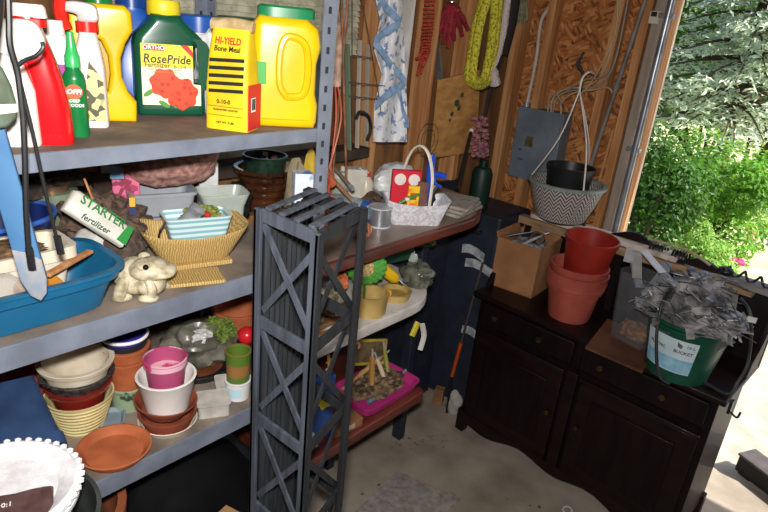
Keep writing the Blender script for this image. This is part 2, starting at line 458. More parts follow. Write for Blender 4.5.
# ================================================================== TABLE-TOP UNIT WITH CURVED END
XU = -1.1
mahog = mat('red_brown_laminate', '6e3326', '4a2018', rough=.4, scale=4, detail=8, sv=(9, 1, 9), coat=.2)
topm = mat('worn_table_top', '8f7d70', '66564c', rough=.35, scale=7, detail=9, lo=.35, hi=.7)
navy = mat('navy_plastic_board', '2a3140', '1f2530', rough=.5, scale=10)
whiteb = mat('white_melamine', 'cfcac2', 'b5afa6', rough=.5, scale=12)
def curved(y0, y1, rad, front, back):
    """plan outline: straight front edge, rounded far corner"""
    pts = [(back, y0), (front, y0)]
    for k in range(9):
        a = pi/2*k/8; pts.append((front-rad+rad*cos(a), y1-rad+rad*sin(a)))
    return pts+[(back, y1)]
I4 = Matrix.Identity(4)
cu = T('curved_end_unit', 'red-brown shelf unit with rounded far end between rack and old cabinet', 'shelf unit', (0, 0, 0))
UB = WX+.09
tp = O('worktop', outline(BM(), [curved(1.0, 2.09, .30, XU, UB)], .035, .004, I4, (0, 0, 1.2325)), mahog, cu)
O('worn_surface', outline(BM(), [curved(1.01, 2.075, .29, XU-.015, UB+.01)], .002, 0, I4, (0, 0, 1.251)), topm, tp)
O('shelf', outline(BM(), [curved(1.0, 1.745, .22, XU, UB)], .04, .006, I4, (0, 0, .975)), whiteb, cu)['label'] = 'white middle shelf with rounded end'
O('shelf', outline(BM(), [curved(1.0, 1.66, .03, XU+.01, UB)], .04, .004, I4, (0, 0, .58)), mahog, cu)
O('back_panel', box(BM(), (UB-.012, 1.7, .615), (.02, 1.42, 1.19)), navy, cu)
for x, y in ((UB+.05, 1.60), (XU-.34, 2.0)): O('leg', box(BM(), (x, y, .607), (.05, .04, 1.214)), navy, cu, bev=.004)
O('leg', box(BM(), (UB+.04, .98, .607), (.05, .03, 1.214)), navy, cu, bev=.004)
# ================================================================== PLANT TOWER
tz = 1.537
A, B_, C_ = Pz(257, 208, tz), Pz(318, 233, tz), Pz(360, 208, tz)
W = .173; ax, ay = A.x-.005, A.y-.004
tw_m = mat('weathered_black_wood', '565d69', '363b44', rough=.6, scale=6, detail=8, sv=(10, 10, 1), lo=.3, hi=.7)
tw_d = mat('dark_tower_wood', '26292e', '101114', rough=.75, scale=6, detail=8, sv=(10, 10, 1), lo=.3, hi=.7)  # darker tone for side strips, rear posts, right and rear rails
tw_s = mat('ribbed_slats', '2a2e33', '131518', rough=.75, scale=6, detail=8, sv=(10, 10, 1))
tw = T('plant_tower', 'tall black slatted plant tower with crossed braces in front of the rack', 'plant stand', (ax+W/2, ay+W/2, 0))
h = W/2; pw = .020
for sx in (-1, 1):
    for sy in (-1, 1):
        cx, cy = sx*(h-pw/2), sy*(h-pw/2)
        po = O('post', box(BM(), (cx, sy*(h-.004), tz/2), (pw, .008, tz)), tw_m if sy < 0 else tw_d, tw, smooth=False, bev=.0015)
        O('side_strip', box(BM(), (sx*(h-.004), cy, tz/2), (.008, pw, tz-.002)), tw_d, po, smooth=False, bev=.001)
lev = [tz-.014, zfor((A.x+W/2, A.y), 338), zfor((A.x+W/2, A.y), 437)]
lev += [lev[2]*2-lev[1]-.01, .3, .03]
print('tower levels', [round(v, 3) for v in lev])
def face(p0, p1, off, mt=tw_m, xs=True, first=0):
    p0, p1 = V(p0), V(p1); o = V(off)
    for i, z in enumerate(lev):
        if i < first: continue
        O('rail', bar(BM(), p0+V((0, 0, z)), p1+V((0, 0, z)), .007, .026), mt, tw, smooth=False, bev=.001)
    if xs:
        for a, c in zip(lev, lev[1:]):
            if a-c < .08: continue
            O('brace', bar(BM(), p0+o+V((0, 0, a-.02)), p1+o+V((0, 0, c+.02)), .005, .014, ), mt, tw, smooth=False)
            O('brace', bar(BM(), p0+o*2+V((0, 0, c+.02)), p1+o*2+V((0, 0, a-.02)), .005, .014), mt, tw, smooth=False)
SHX = -.36    # the hinged frame stands folded a little out of square
e = h-.012
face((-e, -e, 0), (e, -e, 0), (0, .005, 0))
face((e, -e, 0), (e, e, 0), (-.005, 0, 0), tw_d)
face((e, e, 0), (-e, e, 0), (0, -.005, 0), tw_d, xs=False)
for k in range(8):
    y = -h+.030+k*(W-.058)/7
    b = BM(); tube(b, [(-h+.014, y, .03), (-h+.014, y, tz-.02)], .0088, 8, flat=.6); O('slat', b, tw_s, tw)
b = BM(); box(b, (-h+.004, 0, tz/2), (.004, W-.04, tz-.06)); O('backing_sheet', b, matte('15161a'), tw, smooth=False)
for k in range(4):
    x = -h+.03+k*(W-.05)/3.2
    O('top_slat', bar(BM(), (x, -h+.01, tz+.003), (x, h-.01, tz+.003), .013, .006), tw_m, tw, smooth=False, bev=.001)

for o_ in list(tw.children_recursive):
    me_ = o_.data; ox, oy = o_.location.x, o_.location.y
    for v in me_.vertices:
        v.co.y = -h+(v.co.y+h)*1.13; v.co.x = -h+(v.co.x+h)*1.05+SHX*(v.co.y+h)*.88

# ================================================================== OLD SIDEBOARD
sang = radians(-3); SX, SY, SZ = -1.306, 2.262, .766; SW, SD = 1.1, .41
dark = mat('dark_stained_wood', '1f0f10', '110707', spec=.2, rough=.5, scale=4, detail=8, sv=(2, 8, 8), coat=.15)
dark2 = mat('dark_stained_panel', '180a0b', '0c0505', spec=.2, rough=.55, scale=4, detail=8, sv=(8, 8, 1.2), coat=.1)
sb = T('sideboard', 'dark stained old sideboard with drawers and doors standing against the doorway', 'sideboard', (SX, SY, 0), sang)
def sbp(lx, ly, z): return sb_m @ V((lx, ly, z))
sb_m = Matrix.Translation((SX, SY, 0)) @ Matrix.Rotation(sang, 4, 'Z')
O('top', box(BM(), (SW/2, SD/2, SZ-.0125), (SW, SD, .025)), dark, sb, bev=.006)
O('carcass', box(BM(), (SW/2, SD/2+.01, .415), (SW-.05, SD-.05, .67)), dark2, sb, smooth=False, bev=.003)
# scalloped apron
pts = [(.02, .12), (SW-.02, .12)]
for k in range(60):
    u = 1-k/59; x = .02+u*(SW-.04)
    pts.append((x, .035+.05*sin(u*pi)**.6+.018*cos(u*6*pi)))
O('apron', outline(BM(), [pts], .02, .002, None, (0, .018, 0)), dark, sb)
for x in (.035, SW-.035):
    for y in (.035, SD-.035): O('leg', box(BM(), (x, y, .06), (.045, .045, .12)), dark, sb, bev=.004)
# drawers
for x0, x1 in ((.05, .52), (.56, 1.05)):
    d = O('drawer', box(BM(), ((x0+x1)/2, .018, .675), (x1-x0, .02, .105)), dark2, sb, bev=.005)
    for x in (x0+.09, x1-.15):
        b = BM(); lathe(b, [(0, 0), (.006, 0), (.006, .01), (.013, .016), (.012, .024), (0, .027)], 14, M=Matrix.Rotation(pi/2, 4, 'X'), c=(x, .008, .68))
        O('knob', b, mat('dull_brass', '6a5636', '4b3c25', rough=.4, metal=.8), d)
for x0, x1 in ((.05, .50), (.58, 1.05)):
    d = O('door', box(BM(), ((x0+x1)/2, .02, .345), (x1-x0, .018, .46)), dark, sb, bev=.004)
    b = BM()
    box(b, ((x0+x1)/2, .009, .345), (x1-x0-.13, .01, .33)); O('panel', b, dark2, d, bev=.005)
    b = BM(); box(b, ((x0+x1)/2, .007, .585), (x1-x0+.01, .014, .014)); O('moulding', b, dark, d, bev=.004)
    xk = x1-.03 if x0 < .3 else x0+.03
    b = BM(); lathe(b, [(0, 0), (.005, 0), (.005, .008), (.011, .014), (0, .02)], 12, M=Matrix.Rotation(pi/2, 4, 'X'), c=(xk, .01, .36)); O('knob', b, MATS['dull_brass'], d)
O('centre_stile', box(BM(), (.54, .02, .345), (.05, .02, .5)), dark, sb, bev=.003)
# backsplash with a scalloped crest, side wings
pts = [(0, SZ-.02), (SW, SZ-.02), (SW, 1.07)]
for k in range(50):
    u = 1-k/49
    z = 1.07+.06*math.exp(-((u-.46)/.10)**2)+.035*math.exp(-((u-.2)/.06)**2)+.035*math.exp(-((u-.72)/.06)**2)
    pts.append((u*SW, z))
O('backsplash', outline(BM(), [pts], .022, .002, None, (0, SD+.012, 0)), dark2, sb)
wing = [(0, SZ), (.32, SZ), (.29, SZ+.06), (.16, SZ+.10), (.07, SZ+.16), (.02, 1.05), (0, 1.05)]
RW = Matrix((( 0, 0, 1, 0), (-1, 0, 0, SD), (0, 1, 0, 0), (0, 0, 0, 1)))
O('side_wing', outline(BM(), [wing], .02, .002, RW, (.012, 0, 0)), dark2, sb)
O('side_wing', outline(BM(), [[(x*.55, z) for x, z in wing]], .02, .002, RW, (SW-.012, 0, 0)), dark2, sb)

# lumber on the rail
def plank(name, label, p, q, w, t, mt, cat='board', group=None):
    p, q = V(p), V(q); c = (p+q)/2; d = q-p
    r = O(name, bar(BM(), p-c, q-c, w, t), mt, None, smooth=False, bev=.002, loc=c)
    return tag(r, label, cat, group)
zb = 1.0
bk0, bk1 = sbp(-.04, SD-.035, 0), sbp(SW-.09, SD-.055, 0)
ledge = mat('raw_lumber', 'a58a6c', '7d6449', rough=.8, scale=4, detail=8, sv=(1.5, 9, 9))
r = T('lumber_rail', 'raw tan lumber plank lying along the back of the dark sideboard', 'plank', (0, 0, 0))
O('rail', bar(BM(), V((bk0.x, bk0.y, 1.045)), V((bk1.x, bk1.y, 1.06)), .045, .036), ledge, r, smooth=False, bev=.002)
for t_ in (.05, .5, .95):
    q = bk0.lerp(bk1, t_); O('support_block', box(BM(), (q.x, q.y, (SZ+1.03)/2), (.03, .03, 1.03-SZ)), dark2, r)
pw_m = mat('scribbled_white_board', 'cfc4b8', 'a3958a', rough=.7, scale=14, detail=6, lo=.38, hi=.52)
q0, q1 = bk0.lerp(bk1, .06), bk0.lerp(bk1, .72)
plank('white_board', 'long whitish board with pencil scribbles resting on the tan lumber plank', (q0.x, q0.y+.03, 1.077), (q1.x, q1.y+.03, 1.088), .10, .018, pw_m)
# ================================================================== TOP SHELF: jugs and bottles
R90 = pi/2
def flatbottle(body, mt, t, depth, loops, bev, part='body'):
    return O(part, outline(BM(), loops, depth, bev, None, smooth=False, br=4), mt, t)
# white trigger bottle at far left
wh = plas('f2efe9')
c, h, w = stand(22, 148, ZT, 55, 40)
t = T('trigger_bottle', 'white trigger spray bottle at the far left of the top shelf', 'spray bottle', c, radians(62))
b = BM(); loft(b, [(0, w*.95, .05, 4), (.004, w, .055, 4), (h*.62, w*.95, .055, 4), (h*.85, w*.6, .045, 3), (h*.95, .028, .028, 2), (h*1.02, .026, .026, 2)]); O('body', b, wh, t)
b = BM(); outline(b, [[(-.05, h+.03), (-.03, h+.045), (.03, h+.05), (.048, h+.03), (.046, h+.005), (.02, h-.008), (-.012, h), (-.035, h+.012)]], .036, .006, None, smooth=True, br=4); O('spray_head', b, wh, t)
b = BM(); tube(b, [(-.02, -.0, h+.0), (-.032, -.002, h-.03), (-.025, -.003, h-.055)], [.007, .006, .004], 8, 4); O('trigger', b, matte('3a2a2a'), t)
# red bottle
c, h, w = stand(55, 146, ZT, 3, 36)
t = T('red_bottle', 'tall glossy red squeeze bottle with slanted neck on the top shelf', 'bottle', c, radians(66))
red = plas('d8161c', .2, coat=.3)
hb = h*.93
pr = [(-.5, 0), (.5, 0), (.52, .03), (.5, .3), (.42, .55), (.24, .78), (-.02, .97), (-.36, 1.0), (-.62, .93), (-.6, .8), (-.52, .6), (-.5, .3), (-.52, .03)]
b = BM(); loft(b, [(z*hb, ww*w, dd, 3.2, cx*w) for z, ww, dd, cx in ((0, 1.0, .05, .0), (.02, 1.06, .055, .0), (.12, 1.06, .056, .0), (.3, 1.02, .055, -.02), (.5, .93, .053, -.09), (.65, .84, .05, -.17), (.78, .74, .048, -.26), (.88, .66, .046, -.34), (.97, .62, .044, -.38))], 40); O('body', b, red, t)
b = BM(); loft(b, [(hb*.965, .052, .04, 4, -.018), (hb*1.04, .052, .04, 4, -.02), (hb*1.06, .046, .036, 4, -.02)]); O('cap', b, wh, t)
b = BM(); loft(b, [(hb*.9, .05, .052, 6, -.018), (hb*.955, .05, .052, 6, -.018)]); O('neck_ring', b, red, t)
# white/purple jug behind
y = ycol(63, -1.19, ZT)
t = T('white_jug', 'white jug with a purple label half hidden behind the red bottle', 'jug', (-1.19, y, ZT), radians(66))
hj = zfor((-1.19, y), 28)-ZT
b = BM(); loft(b, [(0, .085, .06, 4), (hj*.7, .085, .06, 4), (hj*.9, .06, .05, 3), (hj*.95, .035, .035, 2), (hj*1.08, .034, .034, 2)]); O('body', b, wh, t)
b = BM(); box(b, (0, -.0315, hj*.6), (.07, .002, hj*.12)); O('label', b, ink('9a2f8e'), t)
b = BM(); box(b, (0, -.0315, hj*.42), (.07, .002, hj*.16)); O('label', b, ink('6fb6cf'), t)
# green pump bottle
c, h, w = stand(79, 138, ZT, 35, 21)
t = T('pump_spray_bottle', 'small green pump spray bottle with orange label beside the red bottle', 'spray bottle', c, radians(62))
grn = plas('147038', .25)
b = BM(); lathe(b, [(0, 0), (w*.48, 0), (w*.5, .004), (w*.5, h*.56), (w*.44, h*.62), (w*.28, h*.67), (w*.26, h*.72), (0, h*.72)], 28, sy=.8); O('body', b, grn, t)
g2 = plas('35b25e', .3)
b = BM(); lathe(b, [(0, h*.69), (w*.33, h*.69), (w*.33, h*.8), (w*.27, h*.82), (w*.2, h*.9), (w*.15, h*1.02), (0, h*1.03)], 24, sy=.85); O('pump_cap', b, g2, t)
lb = O('label', arcpatch(BM(), w*.41, -.85, .85, h*.3, h*.58, 0), plas('1a7a3c'), t)
b = BM(); outline(b, [ell(w*.36, h*.07)], .001, 0, None, c=(0, -w*.432, h*.46)); O('badge', b, ink('e8542a'), t)
O('lettering', txt(BM(), 'OFF!', w*.30, (0, -w*.45, h*.46), sx=1.05, shear=.2), ink('ffffff'), t)
O('lettering', txt(BM(), 'DEEP', w*.2, (0, -w*.43, h*.37)), ink('e9efe6'), t)
O('lettering', txt(BM(), 'WOODS', w*.2, (0, -w*.43, h*.325)), ink('e9efe6'), t)
# white spray bottle with red trigger
c, h, w = stand(95, 128, ZT, 2, 27)
t = T('trigger_bottle', 'white patterned spray bottle with a red trigger head', 'spray bottle', c, radians(62))
b = BM(); loft(b, [(0, w, .045, 4), (.004, w*1.04, .048, 4), (h*.5, w*.98, .048, 3.5), (h*.68, w*.75, .042, 3), (h*.76, .03, .03, 2), (h*.79, .028, .028, 2)]); O('body', b, plas('e9e6e4'), t)
b = BM(); outline(b, [[(-.3*w, h*.06), (.44*w, h*.06), (.42*w, h*.40), (.0*w, h*.56), (-.15*w, h*.35)]], .001, 0, None, (0, -.0248, 0)); O('label', b, mat('insect_print', 'd7cf86', '4c4a38', rough=.5, kind='cells', scale=90), t)
rt = plas('e02a20', .3)
b = BM(); lathe(b, [(0, h*.77), (.019, h*.77), (.019, h*.85), (0, h*.85)], 20); O('collar', b, rt, t)
b = BM(); outline(b, [[(-.042, h*.92), (-.04, h*.97), (-.018, h*1.0), (.014, h*.98), (.02, h*.9), (.015, h*.85), (-.012, h*.85), (-.016, h*.9)]], .026, .003, None, smooth=True, br=3); O('trigger_head', b, plas('b5b1ae'), t)
b = BM(); tube(b, [(-.038, -.004, h*1.0), (-.040, -.006, h*.9), (-.03, -.008, h*.78)], [.012, .012, .008], 8, 4); O('trigger', b, rt, t)
# yellow jug with a pillar handle
yel = plas('e0b80e', .3)
c, h, w = stand(112, 123, ZT, 4, 46)
t = T('yellow_jug', 'yellow jug with a waisted handle beside the green rose-food jug', 'jug', c, radians(66))
lo = [(-.5*w, .0), (.5*w, 0), (.52*w, .02), (.52*w, h*.18), (.36*w, h*.27), (.25*w, h*.4), (.25*w, h*.56), (.36*w, h*.69), (.52*w, h*.80), (.5*w, h*.95), (.38*w, h), (-.6*w, h*1.0), (-.72*w, h*.9), (-.72*w, h*.08), (-.68*w, 0)]
hole = [(-.24*w, h*.24), (-.04*w, h*.27), (.02*w, h*.42), (.0*w, h*.58), (-.12*w, h*.70), (-.28*w, h*.74), (-.36*w, h*.6), (-.36*w, h*.36)]
b = outline(BM(), [lo, hole[::-1]], .07, .009, None, br=4); O('body', b, yel, t, ang=60)
b = outline(BM(), [[(x*1.02, z) for x, z in hole]], .02, .0, None, (0, .012, 0)); O('grip_recess', b, plas('b8960a'), t)
b = BM(); loft(b, [(h*.98, .05, .05, 2, -.01), (h*1.1, .05, .05, 2, -.01)]); O('cap', b, grn, t)
# blue jug behind
y = ycol(137, -1.33, ZT); hj = zfor((-1.33, y), 6)-ZT
blu = plas('1f55a8', .3)
t = T('blue_jug', 'blue jug standing behind between the yellow jug and the rose-food jug', 'jug', (-1.33, y, ZT), radians(62))
b = BM(); loft(b, [(0, .1, .08, 4), (hj*.8, .1, .08, 4), (hj*.95, .06, .05, 3), (hj, .05, .05, 2)]); O('body', b, blu, t)
b = BM(); lathe(b, [(0, hj*.99), (.032, hj*.99), (.032, hj*1.12), (0, hj*1.12)], 24); O('cap', b, plas('173f86'), t)
# rose food jug
c, h, w = stand(170, 119, ZT, 8, 67)
t = T('rose_food_jug', 'dark green rose-food jug with yellow cap and red rose label', 'jug', c, radians(68))
dg = plas('16523a', .28, coat=.2)
bh = h*.94
lo = [(-.47*w, 0), (.47*w, 0), (.5*w, .012), (.5*w, bh*.70), (.47*w, bh*.79), (.2*w, bh*.95), (.17*w, bh), (-.24*w, bh), (-.26*w, bh*.95), (-.46*w, bh*.80), (-.5*w, bh*.70), (-.5*w, .012)]
slot = rrect(w*.12, bh*.36, w*.045, .385*w, bh*.53)
b = outline(BM(), [lo, slot], .085, .016, None, br=4); O('body', b, dg, t, ang=50)
b = BM(); lathe(b, [(0, bh*.98), (w*.225, bh*.98), (w*.235, bh*.99), (w*.235, bh*1.1), (w*.22, bh*1.13), (0, bh*1.13)], 36, c=(-.04*w, 0, 0), wob=lambda a, z, k: .012*(int(a*18/pi) % 2)); O('cap', b, plas('e6d02a', .4), t)
yl = -.0435
b = outline(BM(), [[(-.42*w, bh*.12), (.42*w, bh*.12), (.42*w, bh*.33), (.31*w, bh*.34), (.31*w, bh*.72), (-.42*w, bh*.72)]], .0012, 0, None, (0, yl, 0)); lb = O('label', b, ink('efe9c8'), t)
b = outline(BM(), [[(-.42*w, bh*.5), (.31*w, bh*.5), (.31*w, bh*.72), (-.42*w, bh*.72)]], .001, 0, None, (0, yl-.0008, 0)); O('yellow_band', b, ink('f2dd3a'), lb)
b = outline(BM(), [[(-.38*w, bh*.655), (-.1*w, bh*.655), (-.1*w, bh*.71), (-.38*w, bh*.71)]], .001, 0, None, (0, yl-.0014, 0)); O('brand_panel', b, ink('d8202a'), lb)
O('lettering', txt(BM(), 'ORTHO', w*.085, (-.24*w, yl-.0022, bh*.683)), ink('ffffff'), lb)
b = outline(BM(), [[(.13*w, bh*.72), (.24*w, bh*.72), (.31*w, bh*.66), (.31*w, bh*.60)]], .001, 0, None, (0, yl-.0014, 0)); O('corner_flash', b, ink('d8302a'), lb)
O('lettering', txt(BM(), 'RosePride', w*.175, (-.06*w, yl-.002, bh*.575), sx=.93, shear=.15), ink('2c2a18'), lb)
O('lettering', txt(BM(), 'Fertilizer', w*.11, (-.2*w, yl-.002, bh*.515), sx=.9, shear=.1), ink('6a5a1a'), lb)
O('lettering', txt(BM(), '8-12-4', w*.075, (.12*w, yl-.002, bh*.505), sx=.9), ink('8a7a2a'), lb)
for k in range(2): O('lettering', txt(BM(), ('Feeds roses for beautiful blooms', 'Concentrated plant food')[k], w*.036, (-.1*w, yl-.002, bh*(.475-.022*k))), ink('8a7a2a'), lb)
ros = mat('rose_print', 'e0441e', '9c1c10', rough=.5, kind='voronoi', scale=75, lo=.1, hi=.5)
for cx, cz, rr in ((-.10, .34, .21), (.14, .24, .23)):
    lp = [(cx*w+rr*w*(1+.08*sin(a*7))*cos(a), cz*bh+rr*w*(1+.08*sin(a*7))*sin(a)) for a in [2*pi*k/42 for k in range(42)]]
    b = outline(BM(), [lp], .0012, 0, None, (0, yl-.0015-.0006*(cx > 0), 0)); O('rose', b, ros, lb)
for cx, cz, a in ((-.33, .24, .6), (-.12, .13, -.5), (.02, .15, -1.2)):
    lp = [(cx*w+.09*w*cos(t2)*cos(a)-.035*w*sin(t2)*sin(a), cz*bh+.09*w*cos(t2)*sin(a)+.035*w*sin(t2)*cos(a)) for t2 in [2*pi*k/16 for k in range(16)]]
    O('leaf', outline(BM(), [lp], .001, 0, None, (0, yl-.0012, 0)), ink('4f8f3a'), lb)
# blue-capped jar behind
y = ycol(200, -1.37, ZT); hj = zfor((-1.37, y), 30)-ZT
t = T('blue_capped_jar', 'white printed jar with wide blue lid behind the rose-food jug', 'jar', (-1.37, y, ZT), radians(62))
b = BM(); lathe(b, [(0, 0), (.058, 0), (.06, .003), (.06, hj*.9), (.05, hj), (0, hj)], 32); O('body', b, wh, t)
b = BM(); lathe(b, [(0, hj*.98), (.056, hj*.98), (.056, hj*1.18), (.052, hj*1.2), (0, hj*1.2)], 32); O('lid', b, plas('2458ac', .3), t)
O('label', arcpatch(BM(), .0606, -1.2, 1.2, hj*.1, hj*.86), ink('e6dfd2'), t)
O('label', arcpatch(BM(), .0610, -1.2, 1.2, hj*.78, hj*.92), ink('e8cc30'), t)
O('label', arcpatch(BM(), .0612, -1.2, 1.2, hj*.62, hj*.76), ink('c42a3a'), t)
# crumpled white bag behind bone meal
y = ycol(218, -1.22, ZT); hj = zfor((-1.22, y), 34)-ZT
b = BM(); blob(b, (0, 0, hj*.5), (.05, .035, hj*.52), .28, 1.6, 4, 4, -hj*.5)
t = O('white_bag', b, mat('white_film', 'dcdcdc', 'b9bcc0', rough=.35, scale=14, bump=.4), None, loc=(-1.22, y, ZT), rz=radians(60)); tag(t, 'crumpled white plastic bag behind the yellow bone meal bag', 'bag')
# green lidded tub behind
y = ycol(246, -1.36, ZT); hj = zfor((-1.36, y), 24)-ZT
t = T('green_lidded_tub', 'white tub with a dark green lid behind the bone meal bag', 'tub', (-1.36, y, ZT), radians(60))
b = BM(); lathe(b, [(0, 0), (.06, 0), (.07, hj*.9), (0, hj*.9)], 30); O('body', b, wh, t)
b = BM(); lathe(b, [(0, hj*.88), (.078, hj*.88), (.08, hj*1.05), (.07, hj*1.08), (0, hj*1.08)], 30); O('lid', b, plas('1c6a44', .35), t)
# bone meal bag
c, h, w = stand(238, 132, ZT, 30, 50, .35)
c = V((c.x-.012, c.y-.004, ZT)); w *= .92
t = T('bone_meal_bag', 'yellow paper bone meal bag with rolled top and red corner', 'bag', c, radians(31))
ym = mat('yellow_paper', 'e6c81e', 'd0ae16', rough=.5, scale=12)
d2 = .066
b = BM(); sec = []
loft(b, [(0, w*.98, d2, 9), (.003, w, d2*1.02, 9), (h*.45, w*.97, d2*1.05, 8), (h*.75, w*.9, d2*.85, 7), (h*.9, w*.86, d2*.6, 6), (h, w*.84, d2*.42, 5)], 44); O('body', b, ym, t, ang=50)
b = BM(); tube(b, [(-w*.46, -.0, h*1.03), (0, -.004, h*1.045), (w*.46, 0, h*1.03)], .013, 10, 4, flat=.8); O('rolled_top', b, mat('kraft_roll', 'c9b184', '9c8357', rough=.8, scale=40), t)
def fy(z):   # front surface y of the bag
    k = z/h; return -(d2/2)*(1.04 if k < .45 else 1.05-.66*(k-.45) if k < .75 else .85-1.7*(k-.75))-.0012
def tiltM(z0): return UP
for k in range(5):
    z = h*(.40+.075*k); b = BM(); sheet(b, lambda u, v: V(((u-.5)*w*.78, fy(z+(v-.5)*h*.036), z+(v-.5)*h*.036+.004*(u-.5))), 8, 1); O('black_stripe', b, ink('1c1a14'), t)
def bagtext(s, size, z, colr, sx=1, cx=0):
    def f(v): return V((cx+v.x, fy(z+v.y)-.0024-v.z, z+v.y))
    O('lettering', txt(BM(), s, size, sx=sx, bend=f), ink(colr), t)
bagtext('HI-YIELD', w*.19, h*.88, 'c81e20', .78); bagtext('Bone Meal', w*.15, h*.805, '2a2010', .9)
bagtext('0-10-0', w*.13, h*.29, '3a3216', .9, -.004); bagtext('GUARANTEED ANALYSIS', w*.05, h*.21, '3a3216'); bagtext('NET WT. 4 LBS.', w*.06, h*.08, '3a3216')
for z in (h*.24, h*.15): O('rule', sheet(BM(), lambda u, v: V(((u-.5)*w*.8, fy(z)-.0003, z+(v-.5)*.0012)), 4, 1), ink('6a5a18'), t)
b = BM(); sheet(b, lambda u, v: V((w*.507, (u-.5)*d2*1.0, v*h*.46+.003)), 4, 4, .0015); sd = O('red_side', b, ink('d3242c'), t, smooth=False)
b = BM(); sheet(b, lambda u, v: V((w*.5115, -.008+(u-.5)*.022, h*.2+v*.028)), 1, 1, .0008); bc = O('barcode', b, ink('f2f2f0'), t)
b = BM()
for k in range(7): box(b, (w*.5125, -.0165+k*.0028, h*.2+.015), (.0006, .001+.0006*(k % 3), .022))
O('bars', b, ink('222222'), bc, smooth=False)
# big yellow jug on the right
c, h, w = stand(291, 133, ZT, 18, 56, .5)
c = V((-1.050, c.y, ZT)); w *= 1.12
t = T('yellow_jug', 'large yellow jug with green cap at the right end of the top shelf', 'jug', c, radians(56))
lo = [(-.5*w, 0), (.5*w, 0), (.54*w, .015), (.55*w, h*.22), (.5*w, h*.33), (.5*w, h*.6), (.56*w, h*.76), (.5*w, h*.92), (.3*w, h*1.0), (-.42*w, h*1.0), (-.52*w, h*.92), (-.54*w, h*.3), (-.54*w, .015)]
b = outline(BM(), [lo], .075, .02, None, br=4); O('body', b, yel, t, ang=60)
b = BM(); tube(b, [(x*w, -.0375, z*h) for x, z in ((.02, .3), (.26, .32), (.34, .45), (.33, .68), (.24, .8), (.0, .83), (-.1, .7), (-.1, .42))], .008, 8, 4, True); O('grip_ridge', b, yel, t)
b = BM(); loft(b, [(h*.99, w*.9, .06, 3), (h*1.07, w*.9, .06, 3), (h*1.09, w*.8, .05, 3)]); O('cap', b, plas('1f7a4c', .35), t)
b = outline(BM(), [rrect(.03, h*.2, .003)], .001, 0, None, (-.42*w, -.0385, h*.5)); O('label', b, ink('3f9a3e'), t)
# ================================================================== MIDDLE SHELF
def one(name, b, mt, loc, label, cat, rz=0, group=None, **k):
    return tag(O(name, b, mt, None, loc=loc, rz=rz, **k), label, cat, group)
# teal basin
tb = mat('teal_plastic', '195f86', '124d6e', rough=.4, scale=7)
t = T('plastic_basin', 'teal blue plastic basin with flared rim at the front of the middle shelf', 'basin', (-1.10, .272, ZM), R90)
b = BM(); n_ = 5
L0 = .46
secs = [(0, L0*.80, .13, n_), (.004, L0*.83, .15, n_), (.055, L0*.91, .18, n_), (.062, L0*.955, .2, n_), (.076, L0*.97, .205, n_), (.08, L0*1.0, .22, n_), (.086, L0*1.0, .22, n_), (.084, L0*.95, .19, n_), (.06, L0*.9, .17, n_), (.008, L0*.8, .13, n_)]
loft(b, secs, 56); O('body', b, tb, t, ang=30)
# white planter box in the basin
t = T('planter_box', 'cream rectangular planter box with flat rim sitting in the teal basin', 'planter', (-1.12, .262, ZM+.028), R90)
b = BM(); L1 = .345
loft(b, [(0, L1*.86, .085, 8), (.07, L1*.93, .1, 8), (.07, L1, .115, 8), (.092, L1, .115, 8), (.092, L1*.93, .1, 8), (.02, L1*.86, .085, 8)], 48); O('body', b, mat('cream_plastic', 'd9d0bd', 'bcb2a0', rough=.6, scale=12), t, ang=30)
b = BM(); blob(b, (0.05, 0, .085), (.075, .04, .012), .5, 3, 2); O('soil', b, mat('dry_litter', '8a6a48', '4d3a28', rough=.95, scale=90, bump=.8), t)
# glass dome and amber dish in the basin
p = Px(48, 284, -1.035)
t = T('glass_cloche', 'cloudy clear glass dome leaning inside the teal basin', 'glass dome', (-1.042, .275, ZM+.042), R90)
gl_m = mat('cloudy_glass', 'd8d4cc', 'c8c2b8', rough=.25, alpha=.35, scale=10)
b = BM(); lathe(b, [(.062, 0), (.062, .02), (.055, .045), (.035, .062), (0, .068)], 32, M=Matrix.Rotation(radians(0), 4, 'X') @ Matrix.Scale(.42, 4, (0, 1, 0))); O('dome', b, gl_m, t)
p = Px(70, 277, -1.02)
t = T('amber_dish', 'amber glass dish tipped beside the cloudy dome in the teal basin', 'dish', (-1.05, .352, ZM+.058), R90, rx=radians(35))
b = BM(); lathe(b, [(0, 0), (.03, 0), (.04, .008), (.038, .011), (.028, .004), (0, .004)], 32, sy=.8); O('body', b, mat('amber_glass', 'a8702a', '6f4413', rough=.15, scale=50, kind='voronoi', lo=.1, hi=.6, coat=.5), t)
plank('wooden_stick', 'flat tan wooden stick laid across the rim of the teal basin', (-1.03, .36, ZM+.092), (-1.09, .462, ZM+.094), .014, .007, pine, 'stick')
